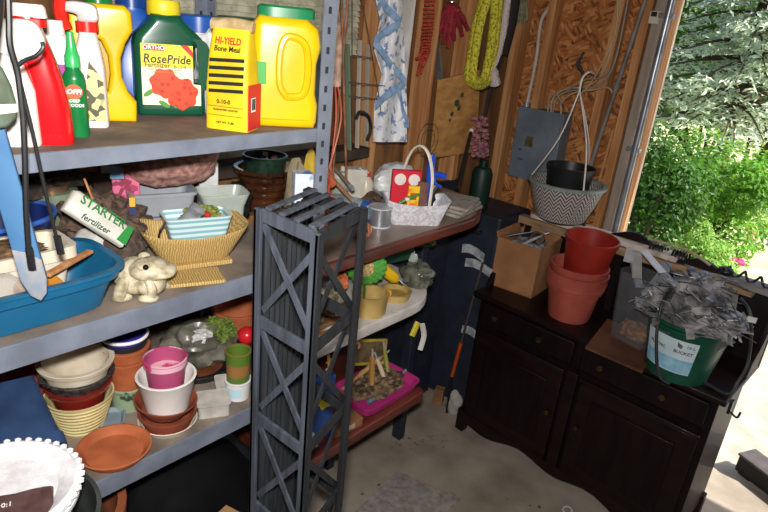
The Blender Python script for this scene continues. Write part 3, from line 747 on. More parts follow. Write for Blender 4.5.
# blue stake
p0, p1 = Px(-3, 150, -.985), Px(40, 299, -.972)
t = T('painted_stake', 'light blue painted wooden stake with worn tip leaning past the shelf edge', 'stake', p0)
b = BM(); d = p1-p0; rt_ = CR*.6+V((0, .5, 0)); rt_ = (rt_-d.normalized()*rt_.dot(d.normalized())).normalized()
nn = d.normalized().cross(rt_)
wd = 22*scl(p1)
pr = [(-.5, -.3), (.5, -.3), (.5, .86), (.36, .95), (.05, 1.0), (-.3, .95), (-.5, .84)]
Mx = Matrix((rt_, d, nn)).transposed().to_4x4()
outline(b, [[(x*wd, y) for x, y in pr]], .012, .002, Mx)
O('board', b, mat('worn_blue_paint', '47769f', '396590', rough=.6, scale=9, detail=8), t)
wp = mat('bare_worn_wood', '98938f', '6d8299', rough=.8, scale=45, detail=8, lo=.3, hi=.7)
b = BM(); outline(b, [[(x*wd*1.02, y) for x, y in [(-.5, .62), (.1, .66), (.5, .72), (.5, .86), (.36, .955), (.05, 1.005), (-.3, .955), (-.5, .84)]]], .0135, .002, Mx); O('worn_tip', b, wp, t)
# wire hanger straps
blk = plas('1d1d20', .4)
t = T('wire_plant_hanger', 'black wire plant hanger with clips dangling at the far left of the rack', 'plant hanger', (0, 0, 0))
X1 = -.93
def pl(pts, X=X1): return [Px(x, y, X) for x, y in pts]
O('strap', tube(BM(), pl([(8, -12), (9, 20), (10, 45), (17, 70), (20, 90), (24, 125)]), .0042, 8, 5), blk, t)
O('hook', tube(BM(), pl([(17, 66), (26, 60), (36, 56), (43, 48), (42, 42)]), .003, 8, 5), blk, t)
O('rod', tube(BM(), pl([(23, 115), (25, 160), (26, 210), (29, 255)]), .0042, 8, 4), blk, t)
O('rod', tube(BM(), pl([(19, 78), (32, 130), (45, 190), (57, 240)]), .0028, 8, 4), blk, t)
for p, q in (((29, 248), (32, 268)), ((57, 236), (61, 254))):
    O('clip', tube(BM(), pl([p, q]), .006, 10, flat=.6), blk, t)
# grey green scoop at the left edge
t = T('garden_scoop', 'grey-green scoop with a white band hanging at the far left edge', 'scoop', (0, 0, 0))
q = pl([(-20, 60), (2, 66), (12, 86), (17, 104), (18, 118), (8, 128), (-20, 132)], -.95)
cen = sum(q, V())/len(q)
b = BM(); f0 = [b.verts.new(x) for x in q]; f1 = [b.verts.new(x+V((-.02, .004, 0))) for x in q]
b.faces.new(f0); b.faces.new(f1[::-1])
for i in range(len(q)): b.faces.new((f0[i], f0[(i+1) % len(q)], f1[(i+1) % len(q)], f1[i]))
O('blade', b, mat('grey_green_plastic', '5d6a5c', '48543f', rough=.5, scale=40), t, bev=.004)
q = pl([(-20, 105), (17, 104), (18, 112), (-20, 117)], -.948)
b = BM(); f0 = [b.verts.new(x) for x in q]; f1 = [b.verts.new(x+V((-.004, 0, 0))) for x in q]
b.faces.new(f0); b.faces.new(f1[::-1])
for i in range(4): b.faces.new((f0[i], f0[(i+1) % 4], f1[(i+1) % 4], f1[i]))
O('band', b, wh, t)
O('handle', tube(BM(), [Px(-10, 64, -.95), Px(-4, 20, -.95), Px(-2, -14, -.95)], .008, 10, 3), blk, t)
# navy tote behind basin
t = T('navy_pail', 'navy blue plastic pail with pale rim behind the blue stake', 'pail', (-1.31, .36, ZM), R90)
b = BM(); pot(b, .075, .098, .115, .004, .012, sx=1.25); O('body', b, plas('1b2d6e', .35), t)
b = BM(); tube(b, [(.1*1.25*cos(a), .1*sin(a), .118) for a in [2*pi*k/32 for k in range(32)]], .005, 8, closed=True); O('rim', b, plas('3f6fc8', .3), t)
p = Px(10, 215, -1.30)
# fertilizer bag with green lettering
p0, p1 = Px(72, 203, -1.17), Px(122, 234, -1.15)
d = p1-p0; L_ = d.length
t = T('starter_bag', 'white fertilizer bag with green lettering lying at a slant behind the basin', 'bag', (p0+p1)/2)
ex = d.normalized(); ez = (V((-.45, .0, .9))-ex*V((-.45, 0, .9)).dot(ex)).normalized(); ey = ez.cross(ex)
Mb = Matrix((ex, ez, -ey)).transposed().to_4x4()   # drawing plane of the bag front
if (-ey).dot(EYE-t.location) < 0: Mb = Matrix((ex, ez, ey)).transposed().to_4x4()
wb_ = .046
b = BM(); outline(b, [[(-L_/2-.012, -wb_/2), (L_/2+.01, -wb_/2-.004), (L_/2+.012, wb_/2-.004), (-L_/2, wb_/2+.004), (-L_/2-.01, wb_/2)]], .026, .009, Mb, br=3)
for v in b.verts: v.co += V((0, 0, .003*noise.noise(v.co*60)))
O('body', b, mat('white_bag_film', 'dfdcd2', 'c4c0b4', rough=.45, scale=20, bump=.2), t)
off = (Mb.to_3x3() @ V((0, 0, 1)))*.0136
O('lettering', txt(BM(), 'STARTER', .027, off+(Mb.to_3x3() @ V((0, .012, 0))), Mb, sx=.92), ink('2f7a3c'), t)
O('lettering', txt(BM(), 'fertilizer', .018, off+(Mb.to_3x3() @ V((-.005, -.018, 0))), Mb, sx=1.0, shear=.2), ink('3c5a44'), t)
b = BM(); outline(b, [[(L_/2-.012, -wb_/2), (L_/2+.01, -wb_/2-.002), (L_/2+.012, wb_/2-.006), (L_/2-.002, wb_/2-.006)]], .001, 0, Mb, off); O('green_end', b, ink('2f8a40'), t)
# white crumpled sack below the bag end
one('white_sack', blob(BM(), (0, 0, .035), (.04, .05, .045), .3, 2, 9, 3, -.035), mat('white_sack', 'd8d6d0', 'b4b0aa', rough=.5, scale=14, bump=.3), (-1.245, .545, ZM), 'small crumpled white sack between basin and frog', 'sack')
# frog figurine
c, h, w = stand(143, 303, ZM, 257, 57, .35)
t = T('frog_figurine', 'speckled white frog figurine sitting at the shelf edge beside the basin', 'figurine', c, radians(60))
fm = mat('mottled_ceramic', 'c4baa0', '8a8062', rough=.5, scale=60, detail=6, bump=.2, lo=.35, hi=.6)
b = BM()
blob(b, (-.012, .012, .036), (.040, .040, .038), .08, 1.5, 1, 3, -.036)
for v in b.verts: pass
blob(b, (.014, -.004, .030), (.032, .034, .030), .06, 1.4, 2, 3, -.03); blob(b, (.016, -.004, .056), (.042, .040, .022), .06, 1.4, 2, 3)
blob(b, (.036, -.008, .054), (.030, .034, .014), .05, 1.4, 3, 3)
for s in (-1, 1): blob(b, (.006, -.006+s*.024, .073), (.012, .010, .010), .05, 1, 4, 2)
for p in ((.012, -.036, .008), (.034, .022, .008), (-.036, -.026, .008), (-.02, .044, .008)): blob(b, p, (.02, .012, .0085), .1, 2, 5, 2, -.008)
tube(b, [(.012, -.03, .045), (.02, -.038, .025), (.016, -.036, .008)], .009, 8, 4); tube(b, [(-.03, -.02, .04), (-.036, -.034, .03), (-.04, -.03, .01)], .012, 8, 4)
O('body', b, fm, t, ang=80)
for s in (-1, 1):
    b = BM(); blob(b, (.010, -.007+s*.031, .074), (.0058, .0052, .0058), 0, 1, 0, 2); O('eye', b, plas('14140f', .1), t)
b = BM(); tube(b, [(.018, -.036, .048), (.05, -.034, .052), (.063, -.012, .052), (.05, .014, .052)], .0012, 6, 4); O('mouth', b, matte('5a5040'), t)
b = BM(); blob(b, (.0, -.032, .06), (.005, .004, .005), 0, 1, 0, 2); O('spot', b, matte('3a4038'), t)
# woven tray planter
wv = mat('woven_cane', 'c4a566', 'a08450', rough=.7, kind='wave', scale=60, bump=.4)
c, h, w = stand(190, 268, ZM, 235, 112, .28)
t = T('woven_tray', 'tan woven boat-shaped planter with a striped box in it', 'planter', (c.x+.02, c.y-.005, ZM+.012), radians(74)); c = V((c.x+.02, c.y-.005, 0))
b = BM(); ww = .235; dd = .135
loft(b, [(0, ww*.62, dd*.6, 6), (.004, ww*.66, dd*.64, 6), (.05, ww*.96, dd*.96, 5), (.058, ww*1.0, dd, 5), (.062, ww*1.0, dd, 5), (.06, ww*.95, dd*.94, 5), (.008, ww*.62, dd*.6, 6)], 48)
for v in b.verts: v.co.z += .020*(abs(v.co.x)/(ww/2))**2.2*(v.co.z > .03)
O('body', b, wv, t, ang=40)
b = BM(); box(b, (0, .0, -.006), (.15, .11, .011)); O('foot_plate', b, wv, t, bev=.002)
p = Pz(200, 283, ZM)
one('woven_mat', box(BM(), (0, 0, .004), (.12, .075, .008)), wv, (p.x-.025, p.y, ZM), 'flat tan woven mat on the shelf in front of the woven planter', 'mat', radians(68), bev=.002)
# striped blue box in the tray
t2 = T('striped_planter', 'light blue striped rectangular planter standing in the woven planter', 'planter', (c.x+.002, c.y+.01, ZM+.050), radians(72))
ls = mat('blue_stripe_glaze', 'c9dde0', '7fb0bb', rough=.4, kind='bands', scale=24, lo=.3, hi=.6)
b = BM(); loft(b, [(0, .115, .055, 9), (.003, .118, .058, 9), (.058, .145, .078, 9), (.06, .147, .08, 9), (.06, .137, .07, 9), (.01, .11, .05, 9)], 48); O('body', b, ls, t2, ang=30)
b = BM(); tube(b, [(-.07, -.02, .05), (-.083, -.025, .035), (-.085, -.02, .012), (-.075, -.01, -.002)], .0022, 6, 4); O('handle', b, blk, t2)
t3 = T('tin_can', 'shiny tin can lying tilted inside the striped planter', 'can', (c.x+.004, c.y-.02, ZM+.092), radians(70), rx=radians(20), ry=radians(35))
tin = mat('tin', 'c2c4c8', '999ca0', rough=.3, metal=.5, scale=30)
b = BM(); lathe(b, [(0, 0), (.018, 0), (.018, .002), (.0165, .004), (.0165, .044), (.018, .046), (.018, .048), (.0155, .048), (.0155, .004), (0, .004)], 28); O('body', b, tin, t3)
one('moss_clump', blob(BM(), (0, 0, 0), (.035, .022, .018), .6, 4, 3, 4), mat('moss', '8e9448', '4f5a24', rough=.95, scale=120, bump=1), (c.x-.005, c.y+.03, ZM+.103), 'dry moss clump filling the right half of the striped planter', 'moss', radians(70))
one('red_trinket', blob(BM(), (0, 0, 0), (.012, .009, .007), .2, 2, 3, 2), plas('b8342a'), (c.x+.022, c.y+.024, ZM+.110), 'small red trinket on the moss in the striped planter', 'trinket')
t4 = T('clear_tub', 'clear greenish plastic tub behind the striped planter', 'tub', (-1.26, ycol(222, -1.26, ZM+.06), ZM), radians(70))
clr = mat('clear_plastic', 'cfd8d0', 'b9c4ba', rough=.2, alpha=.5, scale=10)
b = BM(); loft(b, [(0, .09, .07, 6), (.075, .10, .08, 6), (.11, .125, .1, 6), (.11, .12, .095, 6), (.076, .095, .075, 6), (.004, .085, .065, 6)], 40); O('body', b, clr, t4, ang=40)
# stacked grey bins
bn = mat('grey_translucent_tub', '9a9fa6', '868c94', rough=.35, scale=8)
yb = ycol(162, -1.33, ZM+.06)
for k, (zz, lab) in enumerate(((0, 'lower grey plastic tub behind the woven planter'), (.058, 'upper grey plastic tub holding the mottled brown sack'))):
    b = BM(); loft(b, [(0, .135, .09, 7), (.05, .150, .105, 7), (.05, .16, .115, 7), (.058, .16, .115, 7), (.058, .148, .1, 7), (.004, .13, .085, 7)], 44)
    t = T('grey_tub', lab, 'tub', (-1.335, yb, ZM+zz), radians(72)); O('body', b, bn, t, ang=30)
one('mottled_sack', blob(BM(), (0, 0, .05), (.125, .065, .062), .14, 2.0, 6, 4), mat('mottled_sacking', 'b08a80', '7c5148', rough=.9, scale=70, detail=6, bump=.5, lo=.35, hi=.65), (-1.35, yb+.03, ZM+.125), 'mottled red-brown sack heaped on the grey tubs', 'sack', radians(72))
# pink floral packet and debris behind the starter bag
p = (-1.36, ycol(127, -1.36, ZM+.08))
t = T('floral_packet', 'pink floral packet standing upright behind the white fertilizer bag', 'packet', (p[0], p[1], ZM), radians(65))
zt_ = zfor(p, 173)-ZM
O('body', box(BM(), (0, 0, zt_/2), (.06, .02, zt_)), mat('pink_floral', 'd46a8c', '8f2f4a', rough=.5, scale=80, kind='cells'), t, bev=.003)
O('blue_top', box(BM(), (-.018, 0, zt_+.004), (.03, .021, .03)), ink('7fb0dc'), t)
p = (-1.24, ycol(134, -1.24, ZM+.05)); zt_ = zfor(p, 206)-ZM
t = T('marker_pen_box', 'narrow navy box with white marks beside the grey tubs', 'box', (p[0], p[1], ZM), radians(65))
O('body', box(BM(), (0, 0, zt_/2), (.014, .014, zt_)), ink('2a3560'), t); O('label', box(BM(), (0, -.0075, zt_*.55), (.008, .001, zt_*.3)), ink('d8d8d8'), t); O('tip', box(BM(), (0, 0, zt_+.01), (.012, .012, .022)), ink('d8a83a'), t)
junk = mat('dried_plant_litter', '6b5548', '3a2d25', rough=.95, scale=90, bump=1)
one('dried_plant_bundle', blob(BM(), (0, 0, .06), (.085, .055, .075), .55, 3, 5, 4, -.058), junk, (-1.29, ycol(103, -1.29, ZM+.05), ZM), 'dark bundle of dried plants heaped above the white fertilizer bag', 'dried plants', radians(65))
one('brown_rag', blob(BM(), (0, 0, .05), (.05, .04, .055), .4, 2.5, 8, 4, -.05), mat('brown_rag', '5f4f47', '3e332e', rough=.95, scale=40), (-1.225, ycol(121, -1.225, ZM+.05), ZM), 'grey-brown rag bunched in front of the pink floral packet', 'rag', radians(65))
plank('bamboo_stake', 'pale bamboo stake poking from the dried plant bundle', Px(84, 178, -1.24), Px(93, 200, -1.22), .005, .004, pine, 'stake')
p = (-1.38, ycol(52, -1.38, ZM+.12)); zt_ = zfor(p, 183)-ZM
t = T('copper_lidded_jar', 'squat jar with a coppery lid at the back of the middle shelf', 'jar', (p[0], p[1], ZM))
O('body', lathe(BM(), [(0, 0), (.05, 0), (.052, zt_*.9), (0, zt_*.9)], 28), mat('sage_tin', '7c8a72', '5d6a56', rough=.5), t)
O('lid', lathe(BM(), [(0, zt_*.88), (.035, zt_*.88), (.036, zt_*1.0), (0, zt_)], 28), mat('copper', 'b08a70', '7a5a44', rough=.3, metal=.8), t)
one('dark_branch_pile', blob(BM(), (0, 0, .05), (.05, .11, .04), .5, 3.5, 15, 4), mat('dark_twigs', '4a4038', '241e1a', rough=.95, scale=70, bump=1), (-1.40, .47, ZM+.10), 'dark pile of twigs along the back of the middle shelf behind the navy pail', 'twigs')
one('black_flap', blob(BM(), (0, 0, 0), (.035, .02, .03), .5, 2, 3, 3), matte('201c1c'), (-1.2, .425, ZM+.085), 'black crumpled film between navy pail and fertilizer bag', 'film', radians(60))
# brown ribbed pot with dark green pot
cx = V((-1.42, ycol(264, -1.42, 1.32), 1.252))
cz = zfor(cx, 208)
t = T('low_crate', 'low wooden crate under the glossy brown pot behind the plant tower', 'crate', cx, radians(60))
O('slats', box(BM(), (0, 0, (cz-1.252)/2), (.15, .15, cz-1.252)), oldwood, t, smooth=False, bev=.003)
c = V((cx.x, cx.y, cz+.0005)); h = zfor(c, 163)-c.z; w = 54*scl(c)
t = T('ribbed_pot', 'glossy brown ribbed pot behind the plant tower', 'pot', c)
bg = mat('brown_glaze', '4a2a17', '26140b', rough=.12, scale=14, coat=.6)
prof = [(0, 0), (w*.36, 0)]
for k in range(25):
    u = k/24; prof.append((w*(.38+.11*u)+.0022*sin(u*pi*10), .004+u*h*.8))
prof += [(w*.53, h*.82), (w*.56, h*.86), (w*.55, h*.93), (w*.48, h*.92), (w*.42, h*.5), (w*.35, .006), (0, .006)]
O('body', lathe(BM(), prof, 44, wob=lambda a, z, k: .012*sin(8*a) if z > h*.8 else 0), bg, t)
t2 = T('green_pot', 'dark green speckled pot nested in the glossy brown pot', 'pot', (c.x, c.y, c.z+.012))
O('body', pot(BM(), w*.30, w*.39, h*1.10, .003, .012), mat('green_speckle', '24392c', '15241b', rough=.3, scale=60), t2)
for i, (dx, dy, cc) in enumerate(((.01, .012, '7a5a52'), (-.02, .015, 'c9c4b8'), (.02, -.012, '58427a'))):
    one('plant_tag', box(BM(), (0, 0, .07), (.016, .002, .14), Matrix.Rotation(radians(10-9*i), 3, 'Y')), matte(cc), (c.x+dx, c.y+dy, c.z+.027), ('brownish plant tag in the dark green pot', 'white plant tag in the dark green pot', 'purple plant tag in the dark green pot')[i], 'plant tag', radians(50), 'plant tags in the green pot')
p = (-1.40, min(.92, ycol(227, -1.40, ZM+.12)))
one('white_card_box', box(BM(), (0, 0, .075), (.05, .05, .15)), matte('d2d2d0'), (p[0], p[1], ZM), 'plain white card box between mottled sack and brown pot', 'box', radians(65), smooth=False, bev=.002)
p = (-1.32, ycol(237, -1.32, ZM+.06))
one('black_plastic_bag', blob(BM(), (0, 0, .05), (.04, .035, .055), .4, 2.5, 8, 3, -.05), mat('black_film', '1b1b1e', '0e0e10', rough=.25, scale=20), (p[0], p[1], ZM), 'black plastic bag with glints left of the brown pot', 'bag')
# right end clutter of the middle shelf
p = Px(301, 196, -1.14); p.y = ycol(300, -1.16, ZM+.06)
t = T('blue_white_carton', 'small white carton with a blue pattern on the table beside the rack post', 'carton', (-1.20, ycol(300, -1.20, 1.3), 1.2525), radians(60))
zz = zfor((-1.20, t.location.y), 172)-1.2525
O('body', box(BM(), (0, 0, zz/2), (.05, .045, zz)), mat('blue_white_print', 'd9e2ee', '4f7fc0', rough=.5, scale=28, kind='noise', lo=.42, hi=.5), t, smooth=False, bev=.002)
for i, (xp, yt, X, cc, s) in enumerate(((297, 158, -1.3, '8f8468', .035), (309, 152, -1.28, 'c8a83c', .03), (288, 160, -1.38, '7a6a52', .035))):
    y = ycol(xp, X, 1.35); z = zfor((X, y), yt)-1.2525
    one('seed_sack', blob(BM(), (0, 0, z/2), (s, s, z/2), .25, 2, i+3, 3, -z/2), mat('sack_'+cc, cc, None, rough=.9, scale=50, bump=.5), (X, y, 1.2525), ('drab burlap seed sack behind the blue and white carton', 'yellowish seed sack against the rack post', 'brown seed sack beside the brown pot')[i], 'sack', group='seed sacks')

# ================================================================== LOWER SHELF
tc_ = mat('terracotta', 'b5643c', '98502e', rough=.75, scale=18, detail=6, bump=.1)
tc2 = mat('terracotta_brown', '8a4630', '6d3423', rough=.7, scale=18)
crm = mat('cream_glaze', 'dccf9e', 'c2b27e', rough=.5, scale=16)
# saucer at the edge
c, h, w = stand(119, 471, ZL, 432, 72)
c = V((-1.048, c.y-.012, ZL))
t = T('saucer', 'large round terracotta saucer lying on the lower shelf edge', 'saucer', c)
O('body', lathe(BM(), [(0, 0), (.058, 0), (.072, .018), (.074, .022), (.070, .023), (.067, .02), (.056, .007), (0, .007)], 48), tc_, t)
# stack with the white pot
c, h, w = stand(169, 442, ZL, 355, 60)
R0 = w*.5; z = ZL
t = T('saucer', 'cream plastic saucer at the bottom of the white pot stack', 'saucer', (c.x, c.y, z)); O('body', lathe(BM(), [(0, 0), (R0*.82, 0), (R0*.98, .016), (R0*.95, .017), (R0*.8, .005), (0, .005)], 40), plas('d8cfbe'), t)
t = T('saucer', 'brown terracotta saucer on the cream saucer under the white pot', 'saucer', (c.x, c.y, z+.0055)); O('body', lathe(BM(), [(0, 0), (R0*.78, 0), (R0*.92, .028), (R0*.97, .030), (R0*.97, .034), (R0*.88, .033), (R0*.74, .006), (0, .006)], 40), tc2, t)
t = T('saucer', 'tilted terracotta saucer with a wide rim holding the white pot', 'saucer', (c.x-.004, c.y-.004, z+.037), rx=radians(-4), ry=radians(3)); O('body', lathe(BM(), [(0, 0), (R0*.7, 0), (R0*.8, .012), (R0*1.02, .028), (R0*1.04, .032), (R0*.98, .032), (R0*.74, .006), (0, .006)], 40), tc2, t)
zw = z+.050
t = T('white_pot', 'plain white pot stacked on terracotta saucers on the lower shelf', 'pot', (c.x, c.y, zw)); hw = zfor(c, 374)-zw
O('body', pot(BM(), R0*.70, R0*.97, hw, .001, .004, .005), plas('ece7e2', .35), t)
t = T('magenta_cup', 'magenta plastic cup with chipped white paint standing in the white pot', 'cup', (c.x+.001, c.y-.001, zw+.008)); hm = zfor(c, 357)-zw-.008
pinkp = mat('chipped_pink_paint', 'd9a9b8', 'c03a70', rough=.4, scale=22, detail=7, lo=.44, hi=.5)
mg = plas('a84a70', .35)
b = BM(); pot(b, R0*.48, R0*.68, hm, .002, .006, .003); O('body', b, mg, t)
b = BM(); lathe(b, [(R0*.70, hm-.014), (R0*.71, hm+.001), (R0*.66, hm+.002), (R0*.62, hm-.03), (0, hm-.034)], 40); O('painted_rim', b, pinkp, t)
# stack with blue pot
c, h, w = stand(126, 418, ZL, 340, 42)
c = V((-1.19, ycol(127, -1.19, ZL+.1), ZL)); R1 = 44*scl((c.x, c.y, ZL+.15))*.5
t = T('leaf_print_pot', 'pale green tall pot with a dark leaf pattern under the terracotta pots', 'pot', c); hl = zfor(c, 382)-ZL
O('body', pot(BM(), R1*.72, R1*.86, hl, .001, .01), mat('leaf_pattern', '8fa182', '2f4a33', rough=.5, scale=32, kind='noise', lo=.38, hi=.42), t)
z1 = ZL+hl*.62
zA = zfor(c, 344)
t = T('terracotta_pot', 'lower terracotta pot of the pair under the purple pot', 'pot', (c.x, c.y, z1)); O('body', pot(BM(), R1*.62, R1*.96, zA-.03-z1, .004, .026), tc_, t)
t = T('terracotta_pot', 'upper terracotta pot of the pair under the purple pot', 'pot', (c.x, c.y, z1+.03)); O('body', pot(BM(), R1*.62, R1*.98, zA-.0-z1-.03, .004, .028), tc_, t)
t = T('black_pot', 'black nursery pot nested between terracotta and purple pots', 'pot', (c.x, c.y, z1+.055)); O('body', pot(BM(), R1*.58, R1*.95, zA+.014-z1-.055, .002, .01), plas('24262a'), t)
t = T('purple_pot', 'blue-violet pot with a white rim at the top of its stack', 'pot', (c.x, c.y, z1+.065)); hp = zA+.03-z1-.065
O('body', pot(BM(), R1*.56, R1*.92, hp, .001, .008, .003), plas('4a3fae', .3), t)
O('rim', tube(BM(), [(R1*.955*cos(a), R1*.955*sin(a), hp-.004) for a in [2*pi*k/40 for k in range(40)]], .004, 8, closed=True), wh, t)
# bowl stack at left
c = V((-1.18, ycol(78, -1.18, ZL+.12), ZL)); sL = scl((c.x, c.y, ZL+.12)); R2 = 70*sL*.5
rib = mat('cream_ribbed', 'd9cc94', 'c1b27c', rough=.55, scale=14)
z1 = ZL
hc = zfor(c, 397)-z1+.012
prof = [(0, 0), (R2*.55, 0)]+[(R2*(.58+.34*u)+.0012*sin(u*50), .004+u*(hc-.008)) for u in [k/24 for k in range(25)]]+[(R2*.93, hc), (R2*.88, hc), (R2*.54, .006), (0, .006)]
t = T('ribbed_pot', 'cream ribbed pot at the bottom of the left bowl stack', 'pot', (c.x, c.y, z1)); O('body', lathe(BM(), prof, 44), rib, t)
def bowl(name, lab, rb, rt, h, z, mt, rim=.003, dx=0, dy=0):
    t = T(name, lab, 'bowl', (c.x+dx, c.y+dy, z)); O('body', pot(BM(), rb, rt, h, rim, min(.012, h*.4), .005), mt, t); return t
bowl('red_bowl', 'dark red glazed bowl under the black speckled bowl', R2*.50, R2*.86, .085, z1+hc-.055, plas('7a1f1c', .2, coat=.4))
bowl('speckled_bowl', 'black speckled bowl between red bowl and white planter', R2*.5, R2*.94, .085, z1+hc-.03, mat('black_speckle', '4a4442', '161414', rough=.5, scale=120, detail=3), .004)
zt_ = zfor(c, 348)
zt_ -= .026
bowl('white_planter', 'off-white oval planter on top of the left bowl stack', R2*.60, R2*.93, zt_-(z1+hc-.005), z1+hc-.005, mat('offwhite_ceramic', 'd6cbb8', 'bcae98', rough=.45, scale=14), .006)
# reddish pot behind navy planter
c3 = V((-1.36, ycol(22, -1.36, ZL+.15), ZL))
t = T('terracotta_pot', 'dusty red terracotta pot at the back left of the lower shelf', 'pot', c3); O('body', pot(BM(), .06, .09, zfor(c3, 372)-ZL, .005, .03), mat('red_clay', '9c4636', '7a3428', rough=.8), t)
# tipped navy square planter
t = T('navy_planter', 'navy blue square planter tipped over onto the lower shelf', 'planter', (-1.11, .300, ZL+.064), radians(40), rx=radians(0), ry=radians(0))
nv = mat('navy_planter_plastic', '2d4468', '1f304c', rough=.45, scale=12)
b = BM(); loft(b, [(0, .10, .10, 9), (.14, .135, .135, 9), (.14, .145, .145, 9), (.165, .148, .148, 9), (.165, .138, .138, 9), (.004, .095, .095, 9)], 44)
M_ = Matrix.Rotation(radians(38), 4, 'Z') @ Matrix.Rotation(radians(118), 4, 'X')
for v in b.verts: v.co = M_ @ (v.co-V((0, 0, .08)))
O('body', b, nv, t, ang=30)
mnz = min((v.co.z for v in t.children[0].data.vertices)); t.location.z = ZL-mnz+.001
# blue-grey dish under the cream pot
t = T('blue_grey_dish', 'blue-grey shallow dish beside the cream ribbed pot', 'dish', (-1.165, ycol(104, -1.165, ZL)-.0, ZL), radians(60)); 
O('body', loft(BM(), [(0, .075, .06, 5), (.012, .09, .072, 5), (.012, .084, .066, 5), (.003, .07, .055, 5)], 36), matte('7d8c98'), t, ang=30)
# black tray with bagged moss
c = V((-1.24, ycol(197, -1.24, ZL+.08), ZL))
sB = scl((c.x, c.y, ZL+.08))
t = T('brown_pot', 'wide brown bowl pot under the black nursery tray', 'pot', c); O('body', pot(BM(), .06, 39*sB, zfor(c, 366)-ZL, .003, .02), mat('brown_clay', '6b3a22', '4c2817', rough=.5), t)
zz = zfor(c, 366)+.003
t = T('black_tray', 'round black nursery tray holding a bag of moss', 'tray', (c.x, c.y, zz)); O('body', pot(BM(), 36*sB, 43*sB, .03, .003, .006), plas('1c1d1f', .35), t)
t = T('moss_bag', 'clear dark plastic bag of moss slumped on the black nursery tray', 'bag', (c.x, c.y, zz+.006), radians(65))
bagm = mat('smoky_bag_film', '757165', '3a3832', rough=.3, scale=16, detail=8, bump=.4)
O('body', blob(BM(), (0, 0, .055), (.092, .062, .065), .35, 1.9, 3, 4, -.053), bagm, t)
O('moss', blob(BM(), (.055, 0, .092), (.04, .04, .028), .6, 4, 3, 4), mat('moss_green', '6f8232', '3d4a1a', rough=.95, scale=120, bump=1), t)
O('white_lining', blob(BM(), (-.0, -.03, .097), (.034, .026, .018), .35, 3, 6, 4), mat('white_lining', 'c9c8c4', 'a5a4a2', rough=.4, scale=20, bump=.4), t)
# clear boxes in front
for i, (xp, yb_, yt, X, w_) in enumerate(((213, 425, 398, -1.045, .075), (228, 412, 388, -1.085, .06))):
    p = V((X, ycol(xp, X, ZL), ZL)); hh = max(.03, zfor(p, yt)-ZL)
    t = T('clear_box', ('clear plastic clamshell box at the front of the lower shelf', 'clear plastic box tucked behind the clamshell by the plant tower')[i], 'box', p, radians(62))
    b = BM(); loft(b, [(0, w_*.95, .06, 8), (hh*.9, w_, .065, 8), (hh, w_*1.04, .07, 8)], 36); O('body', b, mat('frosted_box', 'dad6ce', 'bfbab2', rough=.3, alpha=.8, scale=30, bump=.3), t, ang=40)
p = V((-1.19, ycol(214, -1.19, ZL+.02), ZL)); hh = zfor(p, 374)-ZL
one('grey_carton', box(BM(), (0, 0, hh/2), (.07, .05, hh)), matte('6c6764'), p, 'grey carton behind the clear boxes under the black tray', 'carton', radians(60), smooth=False, bev=.002)
p = V((-1.055, ycol(238, -1.055, ZL+.03), ZL)); h1 = zfor(p, 378)-ZL; sG = scl(p)
t = T('printed_tub', 'white tub with a pale blue print under the mossy jar', 'tub', p); O('body', pot(BM(), 11*sG, 13*sG, h1, .001, .005), plas('dcdcd8'), t); O('label', arcpatch(BM(), 12.4*sG, -1.2, 1.2, h1*.25, h1*.8), ink('a9cbd6'), t)
t = T('mossy_jar', 'small brown and green jar standing on the white printed tub', 'jar', (p.x, p.y, p.z+h1+.0005)); h2 = zfor(p, 350)-ZL-h1
O('body', pot(BM(), 11*sG, 12.5*sG, h2, .001, .004), mat('brown_green_glaze', '8a6238', '4f6a26', rough=.35, kind='bands', scale=5, lo=.3, hi=.7), t)
p = V((-1.3, ycol(238, -1.3, ZL+.12), ZL)); h1 = zfor(p, 306)-ZL
t = T('terracotta_pot', 'large terracotta pot at the back right behind the moss bag', 'pot', p); O('body', pot(BM(), .05, .072, h1, .004, .03), tc_, t)
p = V((-1.2, ycol(247, -1.2, ZL+.1), ZL)); h1 = zfor(p, 338)-ZL
t = T('black_pot', 'small black nursery pot beside the plant tower holding a red ball', 'pot', p); O('body', pot(BM(), .03, .04, h1, .002, .01), plas('222326'), t)
one('red_ball', blob(BM(), (0, 0, 0), (.026, .026, .026), 0, 1, 0, 3), plas('c4202a', .25), (p.x, p.y, p.z+h1+.008), 'shiny red ball resting in the small black pot', 'ball')
# ================================================================== UNDER THE RACK
one('black_sack', blob(BM(), (0, 0, .36), (.20, .27, .40), .12, 1.6, 11, 4, -.36), mat('black_bin_liner', '08080a', '040405', spec=.15, rough=.75, scale=8, bump=.4), (-1.235, .72, 0), 'large black bin liner standing under the lower shelf', 'bag')
p = Pz(118, 500, .70)
t = T('terracotta_pot', 'big terracotta pot standing under the lower shelf by the saucer', 'pot', (-1.13, .34, 0)); O('body', pot(BM(), .10, .15, .86, .008, .06, .01), mat('terracotta_big', 'a05a3a', '7f4229', rough=.75, scale=10), t)
p = Pz(221, 512, .80)
t = T('cardboard_box', 'tan cardboard box standing at the foot of the plant tower', 'box', (-.925, .655, 0), radians(14))
kraft = mat('kraft_cardboard', 'b08a5e', '8f6d48', rough=.8, scale=9, detail=6)
O('body', box(BM(), (0, 0, .37), (.11, .11, .74)), kraft, t, smooth=False, bev=.003)
O('flap', box(BM(), (-.02, .0, .742), (.07, .108, .003)), kraft, t, smooth=False)
